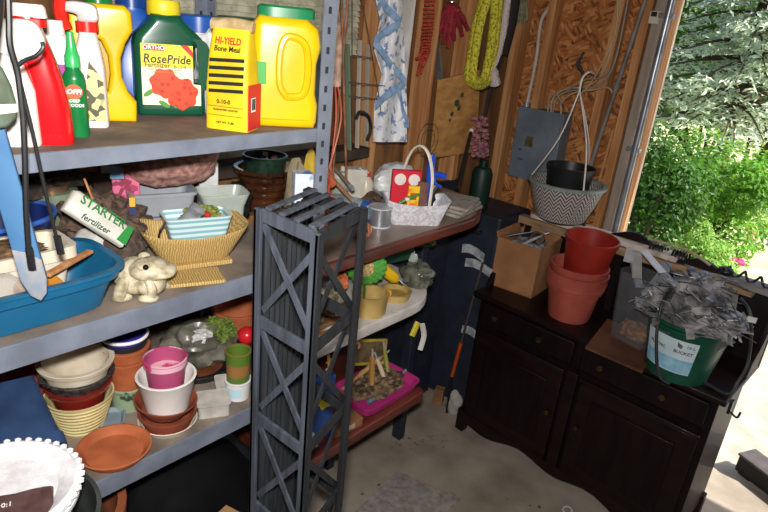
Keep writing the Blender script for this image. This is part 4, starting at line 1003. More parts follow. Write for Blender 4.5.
# white urn in the foreground
t = T('scalloped_urn', 'white urn stand with a beaded rim in the bottom left corner', 'urn', (-.864, .201, 0))
wu = mat('white_urn_plastic', 'ebe9ea', 'd3d0d2', rough=.5, scale=60, bump=.12)
RU = .112; zu = 1.192
prof = [(0, .007), (.095, .007), (.095, .03), (.05, .06), (.035, .5), (.045, .85), (.08, .95), (RU*.86, zu-.035), (RU*.97, zu-.03), (RU*.98, zu-.022), (RU*.92, zu-.018), (RU, zu-.012), (RU, zu-.004), (RU*.93, zu), (RU*.74, zu-.012), (RU*.70, zu-.016), (0, zu-.016)]
O('body', lathe(BM(), prof, 64), wu, t)
b = BM()
for k in range(44):
    a = 2*pi*k/44; blob(b, (RU*1.0*cos(a), RU*1.0*sin(a), zu-.004), (.0058, .0058, .006), 0, 1, 0, 1)
O('beaded_rim', b, wu, t)
p = Pz(14, 512, zu)
t = T('brown_packet', 'brown leathery packet with white letters lying in the white urn', 'packet', (p.x, p.y, zu-.014), facecam(p)+radians(-8))
b = BM(); sheet(b, lambda u, v: V(((u-.5)*.10, (v-.5)*.09, .012+.006*noise.noise(V((u*3, v*3, 2)))-.010*max(0, abs(u-.5)*2-.8)*5*.3)), 16, 12, .010)
O('body', b, mat('brown_leather', '5d4340', '43302f', rough=.5, scale=40, bump=.3), t, bev=.003)
O('lettering', txt(BM(), '10:1', .012, (-.012, .012, .0195), I4), ink('d8d2d0'), t)
# dark green pot behind the urn
t = T('grey_nursery_pot', 'dark grey nursery pot in which the white beaded urn stands', 'pot', (-.85, .208, 0)); O('body', pot(BM(), .105, .122, 1.135, .003, .02), mat('grey_green_pot', '3c403c', '262926', rough=.6, scale=12), t)

# ================================================================== ON THE CURVED TABLE
ZB = 1.252
# basket
p = V((-1.205, ycol(413, -1.205, ZB), ZB)); sB = scl(p)
t = T('wicker_basket', 'white wicker basket with a tall hoop handle on the table', 'basket', p, radians(52))
wk = mat('white_wicker', 'e6e5ea', 'c9c8d0', rough=.6, kind='cells', scale=130, bump=.6)
hb = (zfor(p, 201)-ZB)
b = BM(); wb0, wb1 = 50*sB, 66*sB
loft(b, [(0, wb0*.96, .085, 8), (.004, wb0, .09, 8), (hb*.9, wb1*.97, .125, 8), (hb, wb1, .13, 8), (hb, wb1*.93, .12, 8), (.01, wb0*.9, .08, 8)], 52)
for v in b.verts:
    if v.co.z > hb*.5: v.co.z += .018*(abs(v.co.x)/(wb1/2))**2
O('body', b, wk, t, ang=40)
zt_ = zfor(p, 146)-ZB
b = BM(); tube(b, [(-.036, .055, hb*.8), (-.040, .052, hb+.04)]+[(-.040*cos(a)-.002, .052*cos(a), hb+.04+(zt_-hb-.04)*sin(a)) for a in [pi*k/10 for k in range(1, 10)]]+[(.036, -.052, hb+.04), (.034, -.056, hb*.8)], .0066, 8, 3, flat=.6)
O('handle', b, mat('cream_handle', 'e6dfcf', 'cbc3b2', rough=.5), t)
def inb(dx, dy, dz=0): return t.matrix_basis @ V((dx, dy, dz))
mb = Matrix.Translation(p) @ Matrix.Rotation(radians(52), 4, 'Z')
def ib(dx, dy, dz=0): return mb @ V((dx, dy, dz))
bz = radians(52)
t2 = T('red_packet', 'red packet with two white discs standing in the wicker basket', 'packet', ib(-.035, .02, .011), bz)
zr = zfor(t2.location, 170)-t2.location.z
O('body', box(BM(), (0, 0, zr/2), (.1, .022, zr)), ink('cf1f34'), t2, bev=.002)
for sx in (-1, 1): O('disc', outline(BM(), [ell(.02, .02)], .004, .001, None, (sx*.024, -.0135, zr-.03)), ink('e4dcd6'), t2)
t2 = T('water_gun', 'bright blue plastic water gun standing in the wicker basket', 'water gun', ib(.038, -.005, .07), bz)
bl_ = plas('1f4fc4', .3); zg = zfor(t2.location, 154)-t2.location.z
b = BM(); loft(b, [(0, .016, .016, 3), (zg*.4, .018, .018, 3), (zg*.55, .026, .026, 3), (zg*.9, .024, .024, 3), (zg, .018, .018, 3)], 24); O('barrel', b, bl_, t2)
b = BM(); tube(b, [(.0, 0, zg*.62), (.025, 0, zg*.6), (.055, 0, zg*.56)], .010, 10, 3); O('grip', b, bl_, t2)
b = BM(); tube(b, [(.02, 0, zg*.58), (.022, 0, zg*.42), (.045, 0, zg*.35)], .005, 8, 3); O('trigger_guard', b, bl_, t2)
t2 = T('seed_packet', 'yellow and orange seed packet at the front of the wicker basket', 'packet', ib(-.018, -.03, .011), bz); zr = zfor(t2.location, 186)-t2.location.z
O('body', box(BM(), (0, 0, zr/2), (.038, .01, zr)), mat('seed_print', 'f0c828', 'e8762a', rough=.5, scale=25, lo=.4, hi=.5), t2); O('picture', box(BM(), (0, -.0055, zr*.72), (.022, .001, .024)), ink('d8402a'), t2)
t2 = T('brown_packet', 'brown seed packet between the yellow packet and the water gun', 'packet', ib(.014, -.024, .011), bz); zr = zfor(t2.location, 182)-t2.location.z
O('body', box(BM(), (0, 0, zr/2), (.034, .012, zr)), mat('brown_print', '7a5648', '5a3e34', rough=.6, scale=40), t2)
t2 = T('green_trowel_grip', 'green tool grip slanting across the front of the wicker basket', 'tool', ib(-.045, -.038, hb-.0), bz)
O('grip', tube(BM(), [(-.02, 0, .0), (.0, 0, .014), (.045, .0, .035)], [.006, .007, .007, .005], 10, 4), plas('3f8a3a'), t2); O('band', tube(BM(), [(.0, -.0, .014), (.012, 0, .019)], .0075, 10), ink('e2d8c8'), t2)
for i, (dx, dy, a) in enumerate(((.06, .02, .25), (.068, .0, .4), (.058, -.02, .5))):
    one('plant_tag', box(BM(), (0, 0, .05), (.008, .002, .1), Matrix.Rotation(a, 3, 'Y')), matte(('5a6a4a', 'b8b49c', '4a4a52')[i]), ib(dx-.02, dy, .04), ('green plant tag at the right side of the wicker basket', 'pale plant tag leaning out of the right side of the wicker basket', 'dark plant tag leaning right at the front of the wicker basket')[i], 'plant tag', bz, 'plant tags in the basket')
one('dark_glove', blob(BM(), (0, 0, .03), (.03, .025, .05), .35, 3, 2, 3), mat('dark_knit', '2c2c3c', '18181f', rough=.95, scale=60), ib(.046, .028, .06), 'dark knitted glove stuffed behind the water gun in the basket', 'glove', bz)
# cord spool
p = V((-1.245, ycol(379, -1.245, ZB), ZB)); sS = scl(p)
t = T('wire_spool', 'silvery spool of wire standing on the table left of the basket', 'spool', p)
hs = zfor(p, 206)-ZB; rs = 12*sS
O('winding', lathe(BM(), [(0, .004), (rs*.93, .004), (rs*.93, hs-.004), (0, hs-.004)], 32, ), mat('silver_wire', 'b9bbc0', '85878d', rough=.35, metal=.7, kind='bands', scale=120), t)
for z in (0, hs-.005): O('flange', lathe(BM(), [(0, z), (rs, z), (rs, z+.005), (0, z+.005)], 32), mat('spool_end', 'c9cacd', 'a5a7aa', rough=.4), t)
# terracotta-coloured roll behind the spool
p = V((-1.20, ycol(361, -1.20, ZB), ZB)); rs2 = .027
t = T('copper_reel', 'coppery reel lying on its side against the wire spool', 'reel', (p.x, p.y, ZB+rs2+.0005), radians(65))
Mr = Matrix.Rotation(pi/2, 4, 'X')
O('body', lathe(BM(), [(.014, -.018), (rs2, -.018), (rs2, .018), (.014, .018), (.014, -.018)], 32, M=Mr), mat('copper_band', 'c98a6c', '9c5f45', rough=.4, kind='wave', scale=30), t)
# orange bar
plank('orange_level', 'long orange-red bar lying across the clutter left of the spool', Px(317, 192, -1.25), Px(357, 209, -1.22), .016, .014, mat('orange_red_paint', 'c9583c', 'a8442c', rough=.5, scale=20), 'bar')
# jar with a blue lid lying down
q = V((-1.33, ycol(352, -1.33, ZB+.045), ZB+.042))
t = T('glass_jar', 'clear glass jar with a blue lid lying on its side on the table', 'jar', q, radians(20))
Mj = Matrix.Rotation(pi/2, 4, 'Y')
O('body', lathe(BM(), [(0, -.075), (.036, -.075), (.04, -.07), (.04, .03), (.032, .042), (0, .042)], 32, M=Mj), mat('jar_glass', 'aebfc8', '7f929c', rough=.1, alpha=.55, scale=12, coat=.5), t)
b = BM(); lathe(b, [(0, .04), (.037, .04), (.037, .058), (.03, .06), (.03, .054), (0, .054)], 32, M=Mj); O('lid', b, plas('2a5aa8', .3), t)
b = BM(); lathe(b, [(0, .0545), (.024, .0545), (.024, .0605), (0, .0605)], 32, M=Mj); O('disc', b, plas('b8d0e4'), t)
# clutter behind
stuff_ = [
 # name,label,cat,X,xp,ytop,wpx,colour
 ('clear_jar', 'hazy plastic jar standing behind the lying glass jar', 'jar', -1.45, 338, 172, 20, 'a7a79c'),
 ('white_carton', 'crumpled white carton behind the jar near the orange bar', 'carton', -1.50, 355, 168, 20, 'cfcbbf'),
 ('cream_bottle', 'cream bottle with a red cap at the back of the table', 'bottle', -1.47, 366, 172, 14, 'd6cdb6'),
 ('green_bottle', 'small dark green bottle beneath the window sill', 'bottle', -1.52, 332, 168, 12, '3f6a5c'),
 ('teal_bottle', 'teal bottle beneath the window sill right of the green bottle', 'bottle', -1.53, 342, 166, 10, '3c6f74'),
]
for nm, lab, cat, X, xp, yt, wpx, cc in stuff_:
    p = V((X, ycol(xp, X, ZB+.05), ZB)); w_ = wpx*scl(p); hh = zfor(p, yt)-ZB
    t = T(nm, lab, cat, p, radians(55))
    if cat == 'carton':
        O('body', box(BM(), (0, 0, hh/2), (w_, w_*.7, hh)), matte(cc), t, smooth=False, bev=.003); O('flap', box(BM(), (w_*.3, -.01, hh), (w_*.6, w_*.6, .003), Matrix.Rotation(.4, 3, 'Y')), matte(cc), t, smooth=False)
    else:
        O('body', lathe(BM(), [(0, 0), (w_*.48, 0), (w_*.5, .004), (w_*.5, hh*.66), (w_*.25, hh*.82), (w_*.22, hh*.9), (0, hh*.9)], 24), plas(cc), t)
        O('cap', lathe(BM(), [(0, hh*.86), (w_*.27, hh*.86), (w_*.27, hh), (0, hh)], 20), plas('c8402e' if 'cream' in nm else 'd8d4c8'), t)
p = V((-1.44, ycol(393, -1.44, ZB+.06), ZB)); hh = zfor(p, 164)-ZB
one('white_plastic_bag', blob(BM(), (0, 0, hh/2), (.07, .09, hh*.55), .18, 1.8, 5, 4, -hh/2), MATS['white_film'], p, 'whitish plastic bag slumped behind the wicker basket', 'bag')
for i, (a, b_, cc) in enumerate((((326, 172, -1.42), (352, 200, -1.28), '9c7456'), ((334, 168, -1.45), (350, 186, -1.34), '7c6a5a'))):
    P0, P1 = Px(a[0], a[1], a[2]), Px(b_[0], b_[1], b_[2])
    t = T('hand_tool', ('wood-handled hand tool leaning across the clutter on the table', 'greyish tool handle lying beside the wooden handle')[i], 'tool', (0, 0, 0))
    O('handle', tube(BM(), [P0, P1], .007, 10), mat('handle_'+cc, cc, None, rough=.6), t); O('ferrule', tube(BM(), [P1, P1+(P1-P0).normalized()*.02], .008, 10), tin, t)
one('grey_crumpled_sheet', blob(BM(), (0, 0, .02), (.07, .09, .03), .5, 3, 6, 4, -.02), mat('crumpled_grey', '8c8478', '4d463f', rough=.8, scale=40, bump=.6), (-1.4, 1.34, ZB), 'grey crumpled sheeting on the table next to the rack post', 'sheeting')
one('bare_twigs', blob(BM(), (0, 0, .03), (.05, .05, .04), .6, 4, 6, 3, -.03), junk, (-1.34, ycol(371, -1.34, ZB), ZB), 'clump of dark twigs behind the wire spool', 'twigs')
# folded newspaper pile
p = V((-1.20, 1.85, ZB))
np_ = mat('newsprint', '9d968c', '776f66', rough=.85, scale=60, detail=6)
for k, lab in enumerate(('lowest grey folded newspaper at the far end of the table', 'middle grey folded newspaper of the pile', 'top grey folded newspaper of the pile beside the basket')):
    b = BM(); outline(b, [rrect(.16-.006*k, .21-.01*k, .012)], .013, .005, I4, (0, 0, .0065)); one('newspaper', b, np_, (p.x-.02+.006*k, p.y+.01-.004*k, ZB+.0135*k), lab, 'newspaper', radians(8+6*k), 'newspapers at the table end')
# ================================================================== TALL THINGS IN THE CORNER
t = T('black_rod', 'slim black rod with a white tip leaning in the corner', 'rod', (0, 0, 0))
P0, P1 = Px(471, 132, -1.50), Px(457, 190, -1.36); P1.z = ZB+.009; dn = (P1-P0)
O('shaft', tube(BM(), [P0, P1], .0085, 10), blk, t); O('tip', tube(BM(), [P0-dn.normalized()*.014, P0+dn.normalized()*.004], .0094, 10), wh, t)
# navy case in the corner
t = T('navy_case', 'tall navy plastic case with silver tape standing in the corner by the sideboard', 'case', (-1.485, 2.60, 0))
O('body', box(BM(), (0, 0, .535), (.31, .30, 1.07)), navy, t, smooth=False, bev=.012)
tape = mat('silver_tape', 'd2d6dc', '8f949c', rough=.3, metal=.15, scale=30, bump=.4)
for z, x0, x1 in ((.80, .0, .16), (.865, -.03, .1), (.44, .04, .16)):
    b = BM(); sheet(b, lambda u, v: V((x0+(x1-x0)*u, -.1525-.004*noise.noise(V((u*5, v*3, z))), z+.045*(v-.5)+.012*sin(u*4))), 10, 4, .001); O('tape_strip', b, tape, t)
O('handle', tube(BM(), [(-.06, -.15, .98), (-.06, -.18, .98), (.06, -.18, .98), (.06, -.15, .98)], .008, 8, 3), blk, t)
zc = 1.07
p = V((-1.5, ycol(477, -1.5, zc), zc)); hh = zfor(p, 160)-zc; w_ = 20*scl(p)
t = T('green_bottle', 'large dark green bottle standing on the navy case in the corner', 'bottle', p)
O('body', lathe(BM(), [(0, 0), (w_*.48, 0), (w_*.5, .006), (w_*.5, hh*.74), (w_*.4, hh*.84), (w_*.2, hh*.88), (0, hh*.88)], 28), plas('0f2d26', .5), t); O('cap', lathe(BM(), [(0, hh*.86), (w_*.24, hh*.86), (w_*.22, hh), (0, hh)], 24), plas('10281f'), t)
# white block on the floor
p = Pz(456, 414, 0)
one('white_block', blob(BM(), (0, 0, .05), (.042, .036, .085), .18, 1.8, 3, 3, -.05), mat('plaster', 'b9b4ae', '94908a', rough=.9, scale=30, bump=.4), (p.x-.02, p.y+.0, 0), 'pale crumbly block standing on the floor by the sideboard leg', 'block')
p = Pz(441, 404, 0)
one('wood_block', box(BM(), (0, 0, .045), (.05, .05, .09)), mat('block_wood', '9a7150', '7c583d', rough=.8, scale=12), (p.x-.02, p.y, 0), 'small wooden block on the floor beside the pale block', 'block', .4, smooth=False, bev=.003)
t = T('orange_handled_tool', 'tool with an orange handle standing upright against the sideboard side', 'tool', (0, 0, 0))
P0, P1 = Py(461, 343, 2.34), Py(452, 376, 2.34)
O('grip', tube(BM(), [P0, P1], .010, 10), plas('c8521c', .4), t); O('shaft', tube(BM(), [P1, (P1.x-.0, 2.345, .0)], .007, 8), blk, t); O('blade', tube(BM(), [P0, P0+(P0-P1)*2.2], .006, 8), matte('4a4038'), t)
# yellow and white tag
t = T('yellow_snips', 'yellow and white handled snips hanging under the white shelf', 'snips', (0, 0, 0)); X = -1.36
O('handle', tube(BM(), [Px(418, 322, X), Px(412, 336, X)], .013, 8, flat=.4), plas('d8c828'), t); O('handle', tube(BM(), [Px(422, 324, X), Px(424, 336, X), Px(420, 350, X)], .012, 8, 3, flat=.4), wh, t); O('hanging_wire', tube(BM(), [Px(419, 323, X), V((X, Px(419, 323, X).y, .955))], .0015, 6), blk, t)

# ================================================================== ON THE WHITE SHELF
ZW = .995
p = V((-1.165, ycol(371, -1.165, ZW), ZW)); s_ = scl(p)
tanp = mat('tan_plaster', 'b59a5c', '94793f', rough=.7, scale=12)
for i, (xp, X, r_, yt, lab) in enumerate(((370, -1.165, 18, 286, 'tan scalloped planter in front of the green flower'), (396, -1.185, 16, 284, 'smaller tan scalloped planter beside the first on the white shelf'))):
    p = V((X, ycol(xp, X, ZW+.05), ZW)); rr = r_*scl(p); hh = zfor(p, yt+6)-ZW
    t = T('scalloped_planter', lab, 'planter', p, .3)
    O('body', lathe(BM(), [(0, 0), (rr*.88, 0), (rr*.94, hh*.9), (rr, hh), (rr*.86, hh), (rr*.78, .01), (0, .01)], 48, wob=lambda a, z, k: .06*abs(sin(3*a))), tanp, t, ang=30)
# green flower
def flower(loc, rad, lab, colr, cc, rz):
    t = T('artificial_flower', lab, 'flower', loc, rz)
    b = BM()
    for ring, (n, r0, s) in enumerate(((20, .74, .30), (14, .52, .28))):
        for k in range(n):
            a = 2*pi*k/n+ring*.2; M2 = Matrix.Translation((rad*r0*cos(a), -.006*ring, rad*r0*sin(a))) @ Matrix.Rotation(-a, 4, 'Y') @ Matrix.Rotation(.35, 4, 'Z')
            tb_ = BM(); blob(tb_, (0, 0, 0), (rad*s, .006, rad*s*.62), .1, 2, k, 2)
            for v in tb_.verts: v.co = M2 @ v.co
            me = bpy.data.meshes.new('x'); tb_.to_mesh(me); tb_.free(); b.from_mesh(me); bpy.data.meshes.remove(me)
    O('petals', b, mat('petal_'+colr, colr, None, rough=.8, scale=60), t)
    O('centre', blob(BM(), (0, -.012, 0), (rad*.40, .012, rad*.40), .2, 6, 2, 3), mat('seed_'+cc, cc, '6d4a22', rough=.9, scale=160, lo=.3, hi=.6), t)
    O('stem', tube(BM(), [(0, .004, 0), (0, .012, -rad*.8), (.005, .012, -(loc[2]-ZW)+.001)], .004, 8, 3), plas('3f6f30'), t)
p = Px(366, 267, -1.20); rr = 21*scl(p)
flower(p, rr, 'big green cloth flower with a tan centre on the white shelf', '4f9a3c', 'd0b47a', facecam(p))
p2 = Px(336, 262, -1.28)
flower(p2, 14*scl(p2), 'green cloth flower half hidden behind the plant tower post', '4a8f3c', 'c87a4a', facecam(p2))
p3 = Px(341, 281, -1.24)
one('orange_flower_head', blob(BM(), (0, 0, 0), (.028, .02, .03), .35, 4, 2, 3), mat('orange_petals', 'd07a4a', 'a3502c', rough=.9, scale=50), p3, 'orange cloth flower head below the half hidden green flower', 'flower')
one('white_flower_bunch', blob(BM(), (0, 0, .05), (.05, .04, .05), .4, 4, 2, 4, -.05), mat('cream_blooms', 'd3cbb4', '8f7c54', rough=.9, scale=50), (-1.22, ycol(325, -1.22, ZW+.05), ZW), 'cream and brown dried flower bunch behind the plant tower', 'flowers')
# yellow squirt bottle
t = T('yellow_bottle', 'yellow squeeze bottle with a chrome nozzle lying over the tan planters', 'bottle', (0, 0, 0))
P0, P1 = Px(378, 265, -1.24), Px(397, 280, -1.19)
dn = (P1-P0)
def along(k): return P0+dn*k
b = tube(BM(), [along(k) for k in (-.06, 0, .3, .7, .9, 1.0, 1.06)], [.018, .021, .022, .021, .02, .013, .009], 20); O('body', b, plas('e2b416', .3), t)
O('nozzle', tube(BM(), [along(1.04), along(1.2), along(1.32)], [.009, .007, .004], 12), mat('chrome', 'c8c8cc', '8d8d92', rough=.15, metal=1), t)
p = Px(388, 293, -1.165)
one('orange_ball', blob(BM(), (0, 0, 0), (.0145, .0145, .0145), .03, 1, 0, 3), plas('d99a26', .4), p, 'small orange ball sitting in the rim of the tan planter', 'ball')
p = V((-1.20, ycol(417, -1.20, ZW+.04), ZW)); hh = zfor(p, 262)-ZW
t = T('clear_bag', 'clear plastic bag of dried leaves at the rounded end of the white shelf', 'bag', p, .4)
O('film', blob(BM(), (0, 0, hh*.5), (.06, .055, hh*.55), .25, 2.2, 6, 4, -hh*.5), mat('leafy_bag', '6f7263', '34352e', rough=.2, scale=28, detail=8, bump=.6, coat=.5), t)
O('twisted_top', blob(BM(), (-.02, 0, hh*1.02), (.016, .012, .03), .4, 3, 2, 3), clr, t)
one('green_box', box(BM(), (0, 0, .07), (.18, .06, .14)), mat('dark_green_tin', '1f4a30', '15331f', rough=.5), (-1.42, ycol(393, -1.42, ZW+.08), ZW), 'dark green box at the back of the white shelf', 'box', radians(80), smooth=False, bev=.003)
one('olive_pouch', blob(BM(), (0, 0, .05), (.05, .03, .03), .3, 2, 4, 3), mat('olive_cloth', '55602f', '39411f', rough=.9, scale=40), (-1.31, ycol(423, -1.31, ZW+.08), ZW+.06), 'olive green pouch on top of the bag of leaves', 'pouch', .9)
for i in range(4):
    p = V((-1.14-.02*i, ycol(318+6*i, -1.14-.02*i, ZW), ZW+.009+.0145*(i % 2)))
    one('wood_offcut', box(BM(), (0, 0, 0), (.018, .13, .014)), mat('offcut_%d' % (i % 2), ('9c6a3f', '83603f')[i % 2], None, rough=.8, scale=20), p, ('reddish wood offcut nearest the shelf front behind the plant tower', 'wood offcut second from the white shelf front', 'reddish wood offcut third from the white shelf front', 'wood offcut deepest on the white shelf')[i], 'wood offcut', radians(-10+9*i), 'wood offcuts on the white shelf', smooth=False, bev=.002)

# ================================================================== ON THE LOWEST RED-BROWN SHELF
ZR = .60
pk = plas('b8337a', .35)
ta, tb2 = Pz(380, 417, ZR), Pz(420, 394, ZR)
cx_ = -1.10-.13; cy_ = (ta.y+tb2.y)/2
t = T('pink_tray', 'bright pink plastic tray of garden tools on the lowest red-brown shelf', 'tray', (-1.205, 1.50, ZR), R90)
b = BM(); loft(b, [(0, .27, .17, 8), (.004, .28, .175, 8), (.034, .295, .19, 8), (.036, .305, .2, 8), (.04, .305, .2, 8), (.038, .285, .18, 8), (.006, .265, .16, 8)], 52); O('body', b, pk, t, ang=30)
mt_ = Matrix.Translation((-1.205, 1.50, ZR)) @ Matrix.Rotation(R90, 4, 'Z')
def it(x, y, z): return mt_ @ V((x, y, z))
one('tool_pile', blob(BM(), (0, 0, .02), (.115, .07, .03), .5, 5, 3, 4, -.012), mat('tool_jumble', '8a6f52', '3c3128', rough=.8, scale=45, lo=.4, hi=.6), it(0, .005, .018), 'brown jumble of small garden bits filling the pink tray', 'garden bits', R90)
tools = [((-.12, .0, .03), (.06, .03, .05), .010, '8a6d78', 'mauve tool handle at the front of the pink tray'),
         ((-.13, .05, .045), (.08, .06, .09), .009, 'b9925a', 'pale wooden handle across the middle of the pink tray'),
         ((-.06, -.03, .04), (.02, .05, .12), .011, 'a87a3c', 'upright tan handle in the pink tray'),
         ((.02, -.04, .03), (.05, .05, .10), .009, 'c8b496', 'cream handle in the middle of the pink tray'),
         ((.05, -.02, .03), (.10, .06, .12), .009, '8c8a3c', 'olive handle at the right of the pink tray'),
         ((-.1, -.05, .03), (.0, -.05, .035), .010, '5f7a8a', 'blue-grey handle along the front of the pink tray'),
         ((.0, -.05, .03), (.11, -.03, .05), .010, '4c3a34', 'dark handle at the front right of the pink tray')]
for P0, P1, r_, cc, lab in tools:
    t = T('garden_tool', lab, 'tool', (0, 0, 0), 0, 'tools in the pink tray')
    a, c_ = it(*P0), it(*P1); O('grip', tube(BM(), [a, a.lerp(c_, .5), c_], [r_*.8, r_, r_*.9], 10, 3), mat('grip_'+cc, cc, None, rough=.5), t); O('shank', tube(BM(), [c_, c_+(c_-a)*.25], r_*.45, 8), tin, t)
# wooden racket-like frames and box
t = T('yellow_frame_box', 'yellow edged flat frame leaning at the back of the pink tray', 'frame', it(.03, .082, .045), R90, rx=radians(-14))
ca = cos(radians(-18)); sa = sin(radians(-18))
b = BM(); outline(b, [[(x*ca-z*sa, x*sa+z*ca) for x, z in rrect(.20, .10, .008, 0, .07)], [(x*ca-z*sa, x*sa+z*ca) for x, z in rrect(.178, .078, .006, 0, .07)]], .012, .002); O('frame', b, mat('yellow_wood', 'b8a43c', '8f7f30', rough=.6, scale=20), t)
b = BM(); outline(b, [[(x*ca-z*sa, x*sa+z*ca) for x, z in rrect(.178, .078, .006, 0, .07)]], .005, 0); O('panel', b, mat('brown_panel', '6d5a3a', '4a3d28', rough=.7, scale=30), t)
wick = mat('wicker_cane', 'b07f4c', '84592f', rough=.7, scale=60)
for i, (xp, yp, xb, yb_) in enumerate(((331, 352, 326, 398), (352, 350, 346, 405))):
    X = -1.16; A0, A1 = Px(xp, yp, X), Px(xb, yb_, X); A1.z = max(A1.z, ZR+.006); s_ = scl(A0)
    t = T('cane_hook', ('curly cane hook nearest the plant tower post', 'taller cane hook standing left in front of the pink tray')[i], 'hook', (0, 0, 0), 0, 'cane hooks')
    pts = [A1, A0.lerp(A1, .4), A0+V((0, -.012, 0))]+[A0+V((0, .012-.024*cos(a)*.9-.0, .016*sin(a)+.004)) for a in [pi*.15*k for k in range(1, 9)]]
    O('cane', tube(BM(), [(p.x, p.y, p.z) for p in pts], .005, 8, 4), wick, t)
    tb_ = BM()
    for k in range(5): q = A0.lerp(A1, .2+.15*k); tube(tb_, [q+V((0, -.016, 0)), q+V((0, .016, .008))], .003, 6)
    O('weave', tb_, wick, t)
p = Pz(358, 424, ZR)
t = T('brown_box', 'flat brown cardboard box at the front of the lowest shelf', 'box', (-1.16, p.y-.05, ZR), radians(84))
O('body', box(BM(), (0, 0, .0175), (.12, .1, .035)), mat('brown_card', '8a5f3e', '6b4830', rough=.8, scale=14), t, smooth=False, bev=.002); O('label', box(BM(), (.0, -.0505, .018), (.05, .001, .016)), ink('b8a488'), t)
p = V((-1.17, ycol(318, -1.17, ZR+.07), ZR)); hh = zfor(p, 374)-ZR
t = T('blue_yellow_pack', 'blue and yellow pack standing behind the plant tower on the lowest shelf', 'pack', p, radians(70))
O('body', box(BM(), (0, 0, hh/2), (.09, .04, hh)), plas('24407c'), t, bev=.004); O('star', outline(BM(), [[(.03*cos(a)*(1 if k % 2 else .7), .03*sin(a)*(1 if k % 2 else .7)) for k, a in enumerate([2*pi*j/10 for j in range(10)])]], .004, .001, None, (0.01, -.022, hh*.6)), plas('e8d424'), t)
one('paper_heap', blob(BM(), (0, 0, .02), (.05, .06, .025), .4, 3, 5, 3, -.02), mat('grey_paper', 'b8b2a8', '8b857c', rough=.8, scale=30), (-1.17, ycol(322, -1.17, ZR)-.10, ZR), 'grey crumpled paper on the lowest shelf seen through the plant tower', 'paper')
# ================================================================== HANGING ON THE LEFT WALL
XW = WX+.012; XS = WX+.095        # sheathing face, stud face
def PX(pts, X): return [Px(x, y, X) for x, y in pts]
# bundled rake beside the rack post
X = -1.30
t = T('garden_rake', 'rake with tan bound handle and thin orange tines standing upside down by the rack post', 'rake', (0, 0, 0))
O('handle', tube(BM(), PX([(335, -10), (334, 12)], X), .014, 12), plas('e6e2dc'), t)
O('binding', tube(BM(), PX([(334, 10), (336, 50), (335, 86)], X), [.016, .018, .017], 12, 4), mat('tan_sleeve', 'c4a48e', '8a6c58', rough=.85, scale=40), t)
ot = plas('c4603f', .45)
for a, c_ in ((327, 322), (331, 326), (336, 330), (341, 328)):
    O('tine', tube(BM(), PX([(334+(a-334)*.5, 84), (a, 120), (c_, 172)], X), .0028, 6, 4), ot, t)
O('tine_head', tube(BM(), PX([(321, 166), (332, 184)], X), .016, 10), ot, t)
P1 = Px(328, 182, X)
if P1.z > ZB: O('stub', tube(BM(), [P1, (P1.x, P1.y, ZB+.001)], .008, 8), ot, t)
for k, (xa, ya, xb, yb_) in enumerate(((341, 0, 345, 130), (349, 0, 340, 90))):
    t = T('bamboo_cane', ('reddish cane standing right behind the rake', 'thin brown cane crossing behind the rake')[k], 'cane', (0, 0, 0)); a, c_ = Px(xa, ya-15, -1.42), Px(xb, yb_, -1.42)
    c_ = c_+(c_-a)*((c_.z-ZB-.002)/(a.z-c_.z)); O('stem', tube(BM(), [a, c_], .004, 8), mat('cane_red', '9a6a50', '6e4632', rough=.7), t); O('node', tube(BM(), [a.lerp(c_, .5), a.lerp(c_, .52)], .005, 8), mat('cane_red', ''), t)
# wire trellis panel
t = T('wire_trellis', 'thin wire trellis hanging in front of the window right of the rake', 'trellis', (0, 0, 0)); wm = mat('rusty_wire', '5c5048', '3a302a', rough=.6, scale=30); X = -1.50
for p_ in ([(352, -10), (352, 130)], [(360, -10), (378, 90), (385, 150)], [(349, 82), (385, 86)], [(349, 96), (388, 100)], [(352, 55), (372, 58)]): O('wire', tube(BM(), PX(p_, X), .0016, 6, 3), wm, t)
O('hook', tube(BM(), PX([(356, 118), (360, 112), (368, 116), (371, 128), (367, 140)], X), .006, 8, 5), blk, t)
# window strips / stored slats
for i, (q, X, w_, cc, lab) in enumerate((((347, 44, 349, 150), -1.56, .022, '6f8068', 'greenish painted slat standing by the window'), ((360, 40, 357, 148), -1.57, .018, 'b5ab9c', 'pale grey slat standing right of the greenish slat'), ((368, 44, 366, 146), -1.58, .02, 'a89a88', 'beige slat standing left of the blue cloth'))):
    a, c_ = Px(q[0], q[1], X), Px(q[2], q[3], X); m_ = (a+c_)/2
    r = plank('wooden_lath', lab, a, (a.x, c_.y, max(c_.z, wz0+.004)), w_, .008, mat('slat_'+cc, cc, None, rough=.8, scale=8, detail=8), 'slat', 'slats by the window')
